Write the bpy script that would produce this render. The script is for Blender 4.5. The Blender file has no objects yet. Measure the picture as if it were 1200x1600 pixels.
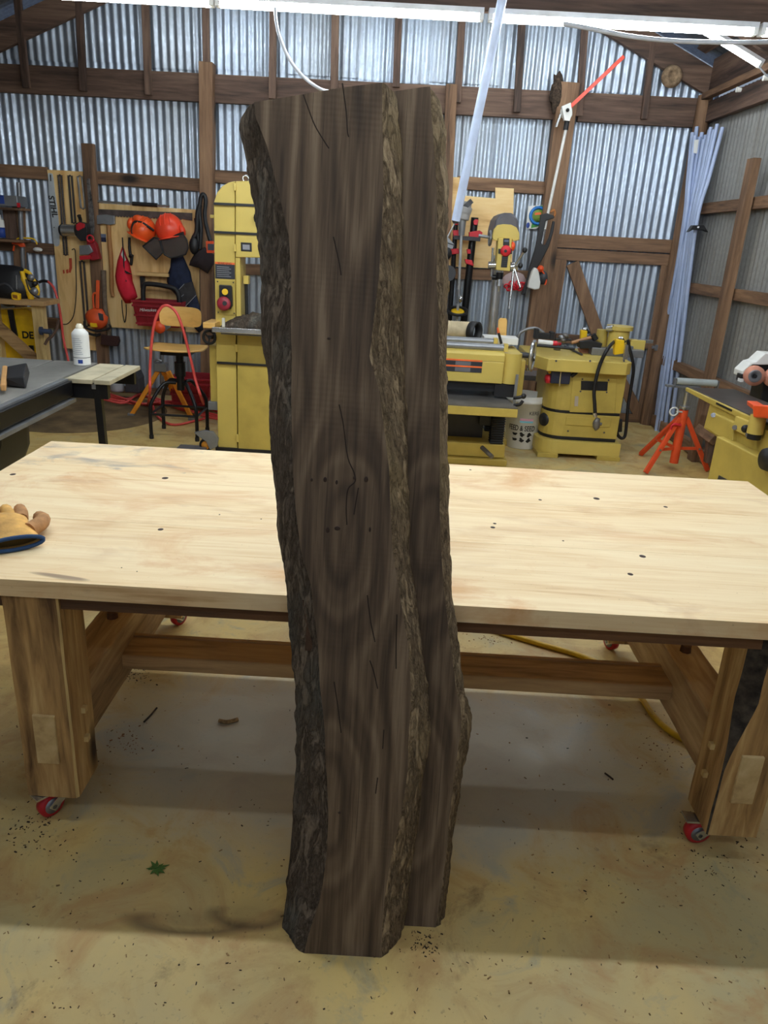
import bpy, math, random
import numpy as np
from mathutils import Vector, Matrix, noise
random.seed(7)
SC = bpy.context.scene
COL = SC.collection

# ------------------------------------------------------------------ camera
H = 1.6
F_PX, ROLL, HOR = 1170.0, 0.058, 432.0        # focal length in px of a 1200x1600 frame, roll slope, horizon above centre
TH = math.atan(ROLL); PI_ = math.atan(HOR / F_PX)
FW = np.array([0, math.cos(PI_), -math.sin(PI_)])
DW = np.array([0, -math.sin(PI_), -math.cos(PI_)])
XW = np.array([1.0, 0, 0])
c_right = math.cos(TH) * XW - math.sin(TH) * DW
c_up = -(math.sin(TH) * XW + math.cos(TH) * DW)
cam = bpy.data.cameras.new('camera')
cam.sensor_fit = 'VERTICAL'; cam.sensor_height = 36.0
cam.lens = 36.0 * F_PX / 1600.0
cam.clip_start = 0.05; cam.clip_end = 60
cam_o = bpy.data.objects.new('camera', cam); COL.objects.link(cam_o)
cam_o.matrix_world = Matrix(((c_right[0], c_up[0], -FW[0], 0), (c_right[1], c_up[1], -FW[1], 0),
                             (c_right[2], c_up[2], -FW[2], H), (0, 0, 0, 1)))
SC.camera = cam_o

# ------------------------------------------------------------------ world, exposure
wd = bpy.data.worlds.new('world'); SC.world = wd; wd.use_nodes = True
wd.node_tree.nodes['Background'].inputs[0].default_value = (0.62, 0.72, 0.9, 1)
wd.node_tree.nodes['Background'].inputs[1].default_value = 0.42
SC.view_settings.view_transform = 'Standard'; SC.view_settings.look = 'None'
SC.view_settings.gamma = 1.0; SC.view_settings.use_curve_mapping = False
SC.view_settings.exposure = 0.0
TUBE = 82.0                                  # strength of every LED diffuser
TUBE_COL = (0.90, 0.97, 1.0)

# ------------------------------------------------------------------ sighting helpers: a sight line met with a plane of the shop
def ray(x, y):
    d0, d1 = x - 600.0, y - 800.0
    u = d0 * math.cos(TH) + d1 * math.sin(TH); v = -d0 * math.sin(TH) + d1 * math.cos(TH)
    return (XW * u + FW * F_PX + DW * v) / F_PX
def P(x, y, Y):
    r = ray(x, y); t = Y / r[1]; return Vector((r[0] * t, Y, H + r[2] * t))
def G(x, y, z=0.0):
    r = ray(x, y); t = (z - H) / r[2]; return Vector((r[0] * t, r[1] * t, z))
def R(x, y, X=2.6):
    r = ray(x, y); t = X / r[0]; return Vector((X, r[1] * t, H + r[2] * t))
YW, XR, XL = 7.36, 2.60, -4.08
RIDGE_X, RIDGE_Z, PITCH = -0.50, 4.45, 0.435
def roof_z(x): return RIDGE_Z - PITCH * abs(x - RIDGE_X)

# ------------------------------------------------------------------ mesh helpers
ORG = Vector((0, 0, 0))
def frame(d):
    d = Vector(d).normalized()
    a = Vector((0, 0, 1)) if abs(d.z) < 0.9 else Vector((1, 0, 0))
    u = d.cross(a).normalized(); return d, u, d.cross(u).normalized()
class MB:
    def __init__(s): s.v = []; s.f = []; s.m = []; s.sm = []
    def add(s, vs, fs, mi=0, smooth=False):
        b = len(s.v); s.v += [Vector(v) for v in vs]
        for f in fs: s.f.append([i + b for i in f]); s.m.append(mi); s.sm.append(smooth)
        return s
    def hexa(s, c8, mi=0):
        return s.add(c8, [(0, 3, 2, 1), (4, 5, 6, 7), (0, 1, 5, 4), (1, 2, 6, 5), (2, 3, 7, 6), (3, 0, 4, 7)], mi)
    def box(s, a, b, mi=0):
        (x0, y0, z0), (x1, y1, z1) = a, b
        x0, x1 = min(x0, x1), max(x0, x1); y0, y1 = min(y0, y1), max(y0, y1); z0, z1 = min(z0, z1), max(z0, z1)
        return s.hexa([(x0, y0, z0), (x1, y0, z0), (x1, y1, z0), (x0, y1, z0), (x0, y0, z1), (x1, y0, z1), (x1, y1, z1), (x0, y1, z1)], mi)
    def pbox(s, x0, y0, x1, y1, Y, dep, mi=0):
        xm, ym = (x0 + x1) / 2, (y0 + y1) / 2
        return s.box((P(x0, ym, Y).x, Y, P(xm, y1, Y).z), (P(x1, ym, Y).x, Y + dep, P(xm, y0, Y).z), mi)
    def beam(s, a, b, w, d, side=(0, 1, 0), mi=0):
        a, b = Vector(a), Vector(b); ax = (b - a).normalized()
        n = Vector(side); n = (n - ax * n.dot(ax)).normalized(); t = ax.cross(n)
        c = []
        for p in (a, b):
            for i, j in ((-1, -1), (1, -1), (1, 1), (-1, 1)): c.append(p + t * (i * w / 2) + n * (j * d / 2))
        return s.hexa(c, mi)
    def prism(s, pts, vec, mi=0):
        n = len(pts); vec = Vector(vec); a = [Vector(p) for p in pts]; b = [p + vec for p in a]
        fs = [tuple(range(n)), tuple(range(2 * n - 1, n - 1, -1))] + [(i, n + i, n + (i + 1) % n, (i + 1) % n) for i in range(n)]
        return s.add(a + b, fs, mi)
    def plate(s, px, Y, th, mi=0): return s.prism([P(x, y, Y) for x, y in px], (0, th, 0), mi)
    def cyl(s, a, b, r, r2=None, seg=16, mi=0, caps=True, smooth=True):
        a, b = Vector(a), Vector(b); r2 = r if r2 is None else r2
        d, u, w = frame(b - a); vs = []
        for p, rr in ((a, r), (b, r2)):
            for i in range(seg):
                t = 2 * math.pi * i / seg; vs.append(p + (u * math.cos(t) + w * math.sin(t)) * rr)
        s.add(vs, [(i, (i + 1) % seg, seg + (i + 1) % seg, seg + i) for i in range(seg)], mi, smooth)
        if caps: s.add(vs, [tuple(range(seg - 1, -1, -1)), tuple(range(seg, 2 * seg))], mi)
        return s
    def tube(s, pts, r, seg=8, mi=0, smoothpts=True):
        pts = [Vector(p) for p in pts]
        if smoothpts and len(pts) > 2: pts = spline(pts)
        n = len(pts); vs = []; u = None
        for i, p in enumerate(pts):
            d = (pts[min(i + 1, n - 1)] - pts[max(i - 1, 0)]).normalized()
            if u is None: _, u, w = frame(d)
            else:
                u = (u - d * u.dot(d)).normalized(); w = d.cross(u)
            rr = r[i * (len(r) - 1) // (n - 1)] if isinstance(r, (list, tuple)) else r
            for k in range(seg):
                t = 2 * math.pi * k / seg; vs.append(p + (u * math.cos(t) + w * math.sin(t)) * rr)
        fs = [(i * seg + k, i * seg + (k + 1) % seg, (i + 1) * seg + (k + 1) % seg, (i + 1) * seg + k) for i in range(n - 1) for k in range(seg)]
        s.add(vs, fs, mi, True)
        return s.add([vs[k] for k in range(seg)] + vs[-seg:], [tuple(range(seg - 1, -1, -1)), tuple(range(seg, 2 * seg))], mi)
    def lathe(s, o, axis, prof, seg=20, mi=0, smooth=True):
        o = Vector(o); d, u, w = frame(axis); vs = []; n = len(prof)
        for r, h in prof:
            for k in range(seg):
                t = 2 * math.pi * k / seg; vs.append(o + d * h + (u * math.cos(t) + w * math.sin(t)) * max(r, 1e-5))
        return s.add(vs, [(i * seg + k, i * seg + (k + 1) % seg, (i + 1) * seg + (k + 1) % seg, (i + 1) * seg + k) for i in range(n - 1) for k in range(seg)], mi, smooth)
    def ell(s, c, r, mi=0, nu=16, nv=10, M=None, z0=-1.0, z1=1.0, fn=None):
        c = Vector(c); vs = []; a0, a1 = math.asin(z0), math.asin(z1)
        for i in range(nv + 1):
            la = a0 + (a1 - a0) * i / nv
            for k in range(nu):
                lo = 2 * math.pi * k / nu
                p = Vector((math.cos(la) * math.cos(lo) * r[0], math.cos(la) * math.sin(lo) * r[1], math.sin(la) * r[2]))
                if fn: p = fn(p)
                if M is not None: p = M @ p
                vs.append(c + p)
        return s.add(vs, [(i * nu + k, i * nu + (k + 1) % nu, (i + 1) * nu + (k + 1) % nu, (i + 1) * nu + k) for i in range(nv) for k in range(nu)], mi, True)
    def torus(s, c, axis, RR, r, seg=24, ss=8, mi=0):
        c = Vector(c); d, u, w = frame(axis); vs = []
        for i in range(seg):
            t = 2 * math.pi * i / seg; e = u * math.cos(t) + w * math.sin(t)
            for k in range(ss):
                q = 2 * math.pi * k / ss; vs.append(c + e * (RR + r * math.cos(q)) + d * (r * math.sin(q)))
        return s.add(vs, [(i * ss + k, ((i + 1) % seg) * ss + k, ((i + 1) % seg) * ss + (k + 1) % ss, i * ss + (k + 1) % ss) for i in range(seg) for k in range(ss)], mi, True)
    def grid(s, fn, nu, nv, mi=0, smooth=True):
        vs = [fn(i / nu, j / nv) for j in range(nv + 1) for i in range(nu + 1)]; w = nu + 1
        return s.add(vs, [(j * w + i, j * w + i + 1, (j + 1) * w + i + 1, (j + 1) * w + i) for j in range(nv) for i in range(nu)], mi, smooth)
    def build(s, name, mats, parent=None, bevel=0.0, label=None, solid=0.0, sub=0):
        me = bpy.data.meshes.new(name)
        me.from_pydata([v - ORG for v in s.v], [], s.f)
        if not isinstance(mats, (list, tuple)): mats = [mats]
        for m in mats: me.materials.append(m)
        me.polygons.foreach_set('material_index', [min(i, len(mats) - 1) for i in s.m])
        me.polygons.foreach_set('use_smooth', s.sm)
        me.update()
        o = bpy.data.objects.new(name, me); COL.objects.link(o)
        if parent is not None: o.parent = parent
        if solid:
            md = o.modifiers.new('solid', 'SOLIDIFY'); md.thickness = solid; md.offset = 0
        if bevel:
            md = o.modifiers.new('bevel', 'BEVEL'); md.width = bevel; md.segments = 2; md.limit_method = 'ANGLE'; md.angle_limit = 0.6
        if sub:
            md = o.modifiers.new('sub', 'SUBSURF'); md.levels = sub; md.render_levels = sub
        if label: o['label'] = label
        return o
def spline(pts, k=6):
    out = []; n = len(pts)
    for i in range(n - 1):
        p0, p1, p2, p3 = pts[max(i - 1, 0)], pts[i], pts[i + 1], pts[min(i + 2, n - 1)]
        for j in range(k):
            t = j / k
            out.append(0.5 * ((2 * p1) + (p2 - p0) * t + (2 * p0 - 5 * p1 + 4 * p2 - p3) * t * t + (3 * p1 - p0 - 3 * p2 + p3) * t ** 3))
    out.append(pts[-1]); return out
def circ(c, r, n=16, rx=None):                     # pixel circle
    return [(c[0] + (rx or r) * math.cos(2 * math.pi * i / n), c[1] + r * math.sin(2 * math.pi * i / n)) for i in range(n)]
def thing(name, label, cat, loc=(0, 0, 0), group=None):
    global ORG
    o = bpy.data.objects.new(name, None); COL.objects.link(o)
    o.location = loc; o.empty_display_size = 0.05; ORG = Vector(loc)
    o['label'] = label; o['category'] = cat
    if group: o['group'] = group
    return o
def single(mb, name, mats, label, cat, group=None, org=None, **kw):
    global ORG
    if org is None:
        vs = mb.v; org = Vector((sum(v.x for v in vs) / len(vs), sum(v.y for v in vs) / len(vs), min(v.z for v in vs)))
    ORG = Vector(org)
    o = mb.build(name, mats, **kw); o.location = ORG; o['label'] = label; o['category'] = cat
    if group: o['group'] = group
    return o
def structure(name, label=None):
    global ORG
    o = bpy.data.objects.new(name, None); COL.objects.link(o); o['kind'] = 'structure'; ORG = Vector((0, 0, 0))
    if label: o['label'] = label
    return o
_tx = {}
def text_mesh(body, size, bold=0.0):
    """(verts, faces) of a word in the built-in font, centred, in the xy plane"""
    cu = bpy.data.curves.new('word', 'FONT'); cu.body = body; cu.size = size; cu.offset = bold; cu.align_x = 'CENTER'; cu.align_y = 'CENTER'
    o = bpy.data.objects.new('word', cu); COL.objects.link(o)
    dg = bpy.context.evaluated_depsgraph_get(); me = bpy.data.meshes.new_from_object(o.evaluated_get(dg))
    r = [v.co.copy() for v in me.vertices], [tuple(p.vertices) for p in me.polygons]
    bpy.data.objects.remove(o); bpy.data.curves.remove(cu); bpy.data.meshes.remove(me)
    return r
def words(mb, body, size, fn, mi=0, bold=0.0):
    vs, fs = text_mesh(body, size, bold); mb.add([fn(v.x, v.y) for v in vs], fs, mi)

# ------------------------------------------------------------------ materials
def srgb(r, g, b):
    f = lambda c: ((c / 255 + 0.055) / 1.055) ** 2.4 if c > 10 else c / 255 / 12.92
    return (f(r), f(g), f(b))
class NT:
    def __init__(s, name):
        s.m = bpy.data.materials.new(name); s.m.use_nodes = True; s.t = s.m.node_tree
        s.b = s.t.nodes['Principled BSDF']; s.tc = None
    def n(s, ty, **kw):
        nd = s.t.nodes.new(ty)
        for k, v in kw.items():
            if k in nd.inputs: nd.inputs[k].default_value = v
            else: setattr(nd, k, v)
        return nd
    def l(s, a, b): s.t.links.new(a, b); return b
    def co(s, scale=(1, 1, 1), kind='Object', rot=(0, 0, 0)):
        if s.tc is None: s.tc = s.n('ShaderNodeTexCoord')
        mp = s.n('ShaderNodeMapping'); mp.inputs['Scale'].default_value = scale; mp.inputs['Rotation'].default_value = rot
        s.l(s.tc.outputs[kind], mp.inputs[0]); return mp.outputs[0]
    def noise(s, co, scale, detail=4, rough=0.55, dist=0.0):
        nd = s.n('ShaderNodeTexNoise', Scale=scale, Detail=detail, Roughness=rough, Distortion=dist); s.l(co, nd.inputs['Vector']); return nd.outputs[0]
    def ramp(s, fac, stops):
        nd = s.n('ShaderNodeValToRGB'); e = nd.color_ramp.elements
        while len(e) < len(stops): e.new(0.5)
        for el, (p, c) in zip(e, stops): el.position = p; el.color = (*c, 1) if len(c) == 3 else c
        s.l(fac, nd.inputs[0]); return nd.outputs[0]
    def mix(s, fac, a, b, mode='MIX'):
        nd = s.n('ShaderNodeMix', data_type='RGBA', blend_type=mode)
        for i, x in ((0, fac), (6, a), (7, b)):
            if hasattr(x, 'links') or hasattr(x, 'is_linked'): s.l(x, nd.inputs[i])
            else: nd.inputs[i].default_value = x if i == 0 else (*x, 1)
        return nd.outputs[2]
    def math(s, op, a, b=0.0, c=0.0):
        nd = s.n('ShaderNodeMath', operation=op)
        for i, x in enumerate((a, b, c)):
            if hasattr(x, 'is_linked'): s.l(x, nd.inputs[i])
            else: nd.inputs[i].default_value = x
        return nd.outputs[0]
    def bump(s, h, st=0.2, dist=0.01):
        nd = s.n('ShaderNodeBump', Strength=st, Distance=dist); s.l(h, nd.inputs['Height']); s.l(nd.outputs[0], s.b.inputs['Normal'])
    def set(s, col=None, rough=None, metal=None, spec=None):
        for k, x in (('Base Color', col), ('Roughness', rough), ('Metallic', metal), ('Specular IOR Level', spec)):
            if x is None: continue
            if hasattr(x, 'is_linked'): s.l(x, s.b.inputs[k])
            else: s.b.inputs[k].default_value = (*x, 1) if k == 'Base Color' else x
        return s.m
_mc = {}
def paint(name, col, rough=0.5, metal=0.0, var=0.12, scale=9.0, bump=0.0):
    if name in _mc: return _mc[name]
    t = NT(name); c = srgb(*col); f = t.noise(t.co(), scale, 5)
    d = tuple(x * (1 - var * 1.6) for x in c); li = tuple(min(1, x * (1 + var)) for x in c)
    t.set(t.ramp(f, [(0.3, d), (0.7, li)]), rough, metal)
    if bump: t.bump(t.noise(t.co(), scale * 12, 3), bump, 0.004)
    _mc[name] = t.m; return t.m
def wood(name, dark, mid, light, axis='x', fine=60.0, broad=5.0, stretch=14.0, rough=0.75, bump=0.25, knots=0.0):
    if name in _mc: return _mc[name]
    t = NT(name); k = 1.0 / stretch
    sc = {'x': (k, 1, 1), 'y': (1, k, 1), 'z': (1, 1, k)}[axis]
    co = t.co(sc); g = t.noise(co, fine, 6, 0.6, 0.6); b = t.noise(co, broad, 4, 0.5, 1.2)
    f = t.math('MULTIPLY_ADD', g, 0.45, t.math('MULTIPLY', b, 0.62))
    col = t.ramp(f, [(0.36, srgb(*dark)), (0.53, srgb(*mid)), (0.72, srgb(*light))])
    if knots:
        vo = t.n('ShaderNodeTexVoronoi', Scale=knots); t.l(t.co({'x': (.45, 1, 1), 'y': (1, .45, 1), 'z': (1, 1, .45)}[axis]), vo.inputs['Vector'])
        kf = t.ramp(vo.outputs['Distance'], [(0.05, (1, 1, 1)), (0.13, (0, 0, 0))])
        col = t.mix(kf, col, tuple(x * 0.35 for x in srgb(*dark)))
    t.set(col, rough); t.bump(g, bump, 0.004)
    _mc[name] = t.m; return t.m
def glow(name, col, st):
    t = NT(name); t.b.inputs['Emission Color'].default_value = (*col, 1); t.b.inputs['Emission Strength'].default_value = st
    return t.set((0.9, 0.9, 0.9), 0.6)

def galvanized(name, base, rough=0.42, metal=0.75):
    t = NT(name); c1 = srgb(*base)
    vo = t.n('ShaderNodeTexVoronoi', Scale=70.0); t.l(t.co((1, 1, 0.55)), vo.inputs['Vector'])
    b = t.noise(t.co((1, 1, 0.2)), 2.2, 5); st = t.noise(t.co((1, 1, 0.03)), 30, 3)
    col = t.mix(t.math('MULTIPLY', vo.outputs['Color'], 0.30), c1, tuple(x * 0.55 for x in c1))
    col = t.mix(t.ramp(b, [(0.40, (0, 0, 0)), (0.75, (.5, .5, .5))]), col, srgb(150, 150, 145))
    col = t.mix(t.ramp(st, [(0.52, (0, 0, 0)), (0.72, (.45, .45, .45))]), col, srgb(120, 112, 104))
    return t.set(col, t.ramp(vo.outputs['Color'], [(0, (rough - .08,) * 3), (1, (rough + .14,) * 3)]), metal)
M_GALV = galvanized('galvanized_sheet', (196, 210, 228))
M_GALV_OLD = galvanized('weathered_sheet', (158, 158, 156), 0.55, 0.55)
M_ROOF = galvanized('roof_sheet', (120, 128, 142), 0.5, 0.6)
BR = ((62, 46, 36), (122, 92, 68), (158, 124, 94))
M_FR = {a: wood('frame_timber_' + a, *BR, axis=a, knots=2.4, fine=45) for a in 'xyz'}
M_FRD = {a: wood('dark_timber_' + a, (46, 35, 31), (98, 76, 64), (134, 108, 90), axis=a, fine=40, knots=1.7) for a in 'xyz'}
M_PLY = wood('plywood_sheet', (198, 150, 88), (236, 198, 134), (248, 220, 164), 'z', fine=18, broad=6, stretch=7, rough=0.6, bump=0.08, knots=3.0)
M_PLYX = wood('plywood_sheet_x', (198, 150, 88), (236, 198, 134), (248, 220, 164), 'x', fine=18, broad=6, stretch=7, rough=0.6, bump=0.08)
M_BIRCH = wood('birch_ply', (206, 158, 84), (232, 184, 104), (238, 196, 120), 'x', fine=30, broad=3, stretch=6, rough=0.4, bump=0.02)
M_YEL = paint('machine_yellow', (204, 180, 92), 0.42, var=0.07, scale=3)
M_YELD = paint('machine_yellow_worn', (188, 164, 78), 0.5, var=0.12, scale=5)
M_BLK = paint('black_plastic', (24, 24, 27), 0.5)
M_BLKM = paint('black_metal', (22, 22, 25), 0.38, 0.3)
M_DGR = paint('dark_grey', (58, 58, 62), 0.55)
M_GRY = paint('grey_metal', (140, 142, 146), 0.4, 0.6)
M_CAST = paint('cast_iron', (116, 112, 108), 0.42, 0.5, var=0.25, scale=6)
M_SIL = paint('bright_steel', (206, 208, 210), 0.25, 0.9)
M_WHT = paint('white_plastic', (226, 226, 222), 0.5, var=0.05)
M_RED = paint('red_plastic', (190, 28, 40), 0.45)
M_DRED = paint('crate_red', (150, 22, 36), 0.5)
M_ORG = paint('safety_orange', (236, 84, 32), 0.4)
M_ORP = paint('orange_paint', (232, 92, 44), 0.45)
M_BYEL = paint('bright_yellow', (244, 196, 24), 0.45)
M_BLUE = paint('blue_plastic', (40, 70, 150), 0.5)
M_PVC = paint('conduit_grey', (172, 188, 222), 0.42, var=0.06)
M_RUB = paint('rubber', (30, 28, 30), 0.75)
# ------------------------------------------------------------------ LED strip lamps
M_TUBE = glow('led_diffuser', TUBE_COL, TUBE); M_TUBE_S = glow('led_diffuser_soft', TUBE_COL, TUBE * 0.5); M_TUBE_W = glow('led_diffuser_weak', TUBE_COL, TUBE * 0.30)
M_HOUS = paint('lamp_housing', (225, 228, 232), 0.4)
def led_strip(a, b, label, down=(0, 0, -1), group='LED strip lamps of the shop', tube=None):
    a, b = Vector(a), Vector(b); dn = Vector(down)
    t = thing('led_strip_lamp', label, 'lamp', (a + b) / 2, group)
    ax = (b - a).normalized(); side = ax.cross(dn).normalized()
    m = MB().beam(a - dn * 0.022, b - dn * 0.022, 0.052, 0.022, side=dn); m.build('lamp_housing', M_HOUS, t)
    for p, q in ((a, a + ax * 0.02), (b - ax * 0.02, b)): MB().beam(p, q, 0.05, 0.03, side=dn).build('end_cap', M_WHT, t)
    MB().cyl(a + ax * 0.02, b - ax * 0.02, 0.019, seg=12).build('led_tube', tube or M_TUBE, t, label='glowing white tube')
    return t
LY, LZ = 4.0, 2.555
def lrow(x): return LZ + 0.004 * x
for x0, x1, lb in ((0.345, 1.57, 'glowing white LED strip lamp under the tie beam, right of the leaning conduit'),
                   (-0.90, 0.322, 'glowing white LED strip lamp under the tie beam, above the walnut slabs'),
                   (1.585, 2.5, 'short LED strip lamp under the tie beam end by the right wall'),
                   (-2.14, -0.91, 'glowing LED strip lamp under the tie beam above the table saw')):
    led_strip((x0, LY, lrow(x0)), (x1, LY, lrow(x1)), lb)
# sloping lamps under the far rafter
def slope_lamp(x0, x1, Y, lb):
    sgn = 1 if x0 > RIDGE_X else -1
    d = Vector((-sgn * PITCH, 0, -1)).normalized()
    led_strip((x0, Y, roof_z(x0) - 0.40), (x1, Y, roof_z(x1) - 0.40), lb, down=d)
slope_lamp(1.22, 2.36, 5.82, 'slanting LED strip lamp on the far roof slope by the right wall')
for x0, w_ in ((-2.1, 'over the tool wall'), (-0.86, 'over the band saw'), (0.38, 'over the planer')):
    led_strip((x0, 6.4, 3.24), (x0 + 1.22, 6.4, 3.24), 'high LED strip lamp of the far row ' + w_, tube=M_TUBE_S)
# overhead rows nearer the camera, above the frame
for Y, nm, tb in ((2.43, 'second', M_TUBE), (1.40, 'third', M_TUBE_W), (-0.35, 'rearmost', M_TUBE_W)):
    for x0, w_ in ((-1.9, 'nearest the table saw'), (-0.62, 'over the middle'), (0.66, 'nearest the right wall')):
        led_strip((x0, Y, 2.60), (x0 + 1.22, Y, 2.60), 'overhead LED strip lamp of the %s row above the work table, %s' % (nm, w_), tube=tb)

# ------------------------------------------------------------------ floor
t = NT('stained_concrete')
co = t.co()
n1 = t.noise(co, 1.1, 6, 0.6, 0.4); n2 = t.noise(co, 4.5, 8, 0.65, 0.8); n3 = t.noise(co, 60, 3, 0.6); n4 = t.noise(t.co((1, 1, 1), rot=(0, 0, .4)), 2.2, 7, 0.7, 1.5)
c = t.ramp(n1, [(0.36, srgb(182, 168, 124)), (0.52, srgb(208, 182, 118)), (0.66, srgb(218, 188, 112))])
c = t.mix(t.ramp(n2, [(0.48, (0, 0, 0)), (0.62, (.6, .6, .6))]), c, srgb(178, 136, 84))
c = t.mix(t.ramp(n2, [(0.30, (.7, .7, .7)), (0.42, (0, 0, 0))]), c, srgb(150, 148, 126))
c = t.mix(t.ramp(n4, [(0.60, (0, 0, 0)), (0.74, (.75, .75, .75))]), c, srgb(128, 104, 66))
c = t.mix(t.ramp(n3, [(0.62, (0, 0, 0)), (0.72, (.4, .4, .4))]), c, srgb(96, 78, 54))
# cooler light under the work table, painted into the floor colour as grey
sx = t.n('ShaderNodeSeparateXYZ'); t.l(co, sx.inputs[0])
dx = t.math('DIVIDE', t.math('ABSOLUTE', t.math('SUBTRACT', sx.outputs[0], 0.0)), 1.15); dy = t.math('DIVIDE', t.math('ABSOLUTE', t.math('SUBTRACT', sx.outputs[1], 2.05)), 0.55)
rr = t.math('SQRT', t.math('ADD', t.math('MULTIPLY', dx, dx), t.math('MULTIPLY', dy, dy)))
rr = t.math('ADD', rr, t.math('MULTIPLY', t.math('SUBTRACT', n2, 0.5), 0.9))
c = t.mix(t.ramp(rr, [(0.62, (.72, .72, .72)), (1.1, (0, 0, 0))]), c, srgb(172, 170, 160))
for cx_, cy_, rx_, ry_ in ((G(295, 1438).x, G(295, 1438).y, .135, .036), (G(390, 1428).x, G(390, 1428).y, .085, .040)):
    qx = t.math('DIVIDE', t.math('SUBTRACT', sx.outputs[0], cx_), rx_); qy = t.math('DIVIDE', t.math('SUBTRACT', sx.outputs[1], cy_), ry_)
    q = t.math('SQRT', t.math('ADD', t.math('MULTIPLY', qx, qx), t.math('MULTIPLY', qy, qy))); q = t.math('ADD', q, t.math('MULTIPLY', t.math('SUBTRACT', n2, .5), .7))
    ringm = t.ramp(t.math('ABSOLUTE', t.math('SUBTRACT', q, 1.0)), [(0.03, (.6,) * 3), (0.42, (0, 0, 0))]); low = t.ramp(qy, [(0.0, (1, 1, 1)), (.55, (.12,) * 3)])
    c = t.mix(t.math('MULTIPLY', ringm, low), c, srgb(70, 54, 40))
    c = t.mix(t.ramp(q, [(.4, (.28,) * 3), (2.2, (0, 0, 0))]), c, srgb(96, 78, 54))
t.set(c, t.ramp(n2, [(0.3, (.34,) * 3), (0.7, (.62,) * 3)])); t.bump(n3, 0.12, 0.003)
M_FLOOR = t.m
fl = structure('floor'); MB().box((XL - .1, -3.5, -0.12), (XR + .1, YW + .1, 0)).build('concrete_slab', M_FLOOR, fl)

# ------------------------------------------------------------------ corrugated sheets
PITCH_C, AMP = 0.0675, 0.0085
def corr_sheet(name, parent, o, du, dv, nrm, nw, v0, v1fn, mat, seg=6, nv=1):
    """nw corrugations along du from o; runs along dv from v0 to v1fn(u)"""
    o, du, dv, nrm = Vector(o), Vector(du), Vector(dv), Vector(nrm); n = nw * seg; vs = []
    for i in range(n + 1):
        u = i * PITCH_C / seg; off = nrm * (AMP * math.cos(2 * math.pi * i / seg))
        v1 = v1fn(u)
        for j in range(nv + 1): vs.append(o + du * u + dv * (v0 + (v1 - v0) * j / nv) + off)
    m = MB(); w = nv + 1
    m.add(vs, [(i * w + j, (i + 1) * w + j, (i + 1) * w + j + 1, i * w + j + 1) for i in range(n) for j in range(nv)], 0, True)
    ob = m.build(name, mat, parent); return ob
SW = 9 * PITCH_C                                    # cover width of one sheet
wb = structure('wall_back')
k = 0; x = XL
while x < XR + 0.02:
    dz = random.uniform(-.02, .02); off = 0.004 * (k % 2)
    nw = min(9, int(math.ceil((XR + .05 - x) / PITCH_C)))
    if nw < 1: break
    corr_sheet('corrugated_sheet', wb, (x, YW + off, 0), (1, 0, 0), (0, 0, 1), (0, -1, 0), nw, 0.0, lambda u, x=x: min(2.95 + dz, roof_z(x + u) - 0.02), M_GALV)
    if roof_z(x) > 2.9 or roof_z(x + SW) > 2.9:
        corr_sheet('corrugated_sheet', wb, (x, YW - 0.009 - off, 0), (1, 0, 0), (0, 0, 1), (0, -1, 0), nw, 2.86 + dz, lambda u, x=x: max(2.87 + dz, roof_z(x + u) - 0.02), M_GALV)
    x += SW; k += 1
YF = YW - 0.012 - AMP                               # inner face of the sheets
def wbeam(name, parent, pa, pb, wpx, dep, mat, Y=None, yoff=0.0):
    """timber on the back wall between two sighted points of its front face"""
    Yf = YF - dep - yoff
    a, b = P(*pa, Yf), P(*pb, Yf); w = wpx / 1170 * (Yf * 1.03)
    return MB().beam(a + Vector((0, dep / 2, 0)), b + Vector((0, dep / 2, 0)), w, dep).build(name, mat, parent, bevel=0.004)
fx, fz = M_FR['x'], M_FR['z']; dxm, dzm = M_FRD['x'], M_FRD['z']
wbeam('top_plate', wb, (-110, 116), (318, 137), 34, .045, dxm)
wbeam('top_plate', wb, (332, 138), (878, 165), 34, .045, dxm)
wbeam('top_plate', wb, (905, 167), (1100, 177), 35, .045, dxm)
for a, b, w in (((20, -60), (40, 137), 9.5), ((121, -20), (129, 142), 9.5), ((225, -25), (231, 148), 9.5), ((320, -30), (322, 97), 9),
                ((427, -40), (425, 154), 9.5), ((525, -60), (522, 140), 10), ((626, -60), (619, 136), 9.5), ((726, -40), (715, 160), 9.5), ((819, -20), (808, 175), 9.5),
                ((917, 5), (905, 181), 9), ((1021, 66), (1007, 186), 8.5)):
    wbeam('gable_stud', wb, a, b, w, .04, dzm, yoff=.046)
for a, b in (((-30, 264), (74, 271)), ((148, 277), (312, 289)), ((332, 275), (400, 279)), ((400, 279), (690, 283)), ((715, 285), (852, 294))):
    wbeam('girt', wb, a, b, 16.5, .04, fx)
for a, b in (((-30, 380), (84, 390)), ((60, 503), (95, 506)), ((148, 398), (312, 410)), ((332, 420), (690, 427)), ((690, 427), (846, 432)), ((95, 606), (312, 619)), ((340, 620), (830, 645))):
    wbeam('girt', wb, a, b, 15, .04, fx)
wbeam('post', wb, (321, 96), (323, 628), 18.5, .13, M_FR['z'], yoff=.0)
wbeam('post', wb, (706, 131), (684, 640), 15, .10, M_FR['z'])
wbeam('post', wb, (891, 128), (822, 640), 27, .13, M_FR['z'])
wbeam('post', wb, (136, 224), (163, 600), 17, .05, M_FR['z'], yoff=.042)
wbeam('post', wb, (27, 322), (33, 600), 15, .06, M_FR['z'], yoff=.042)
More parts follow.
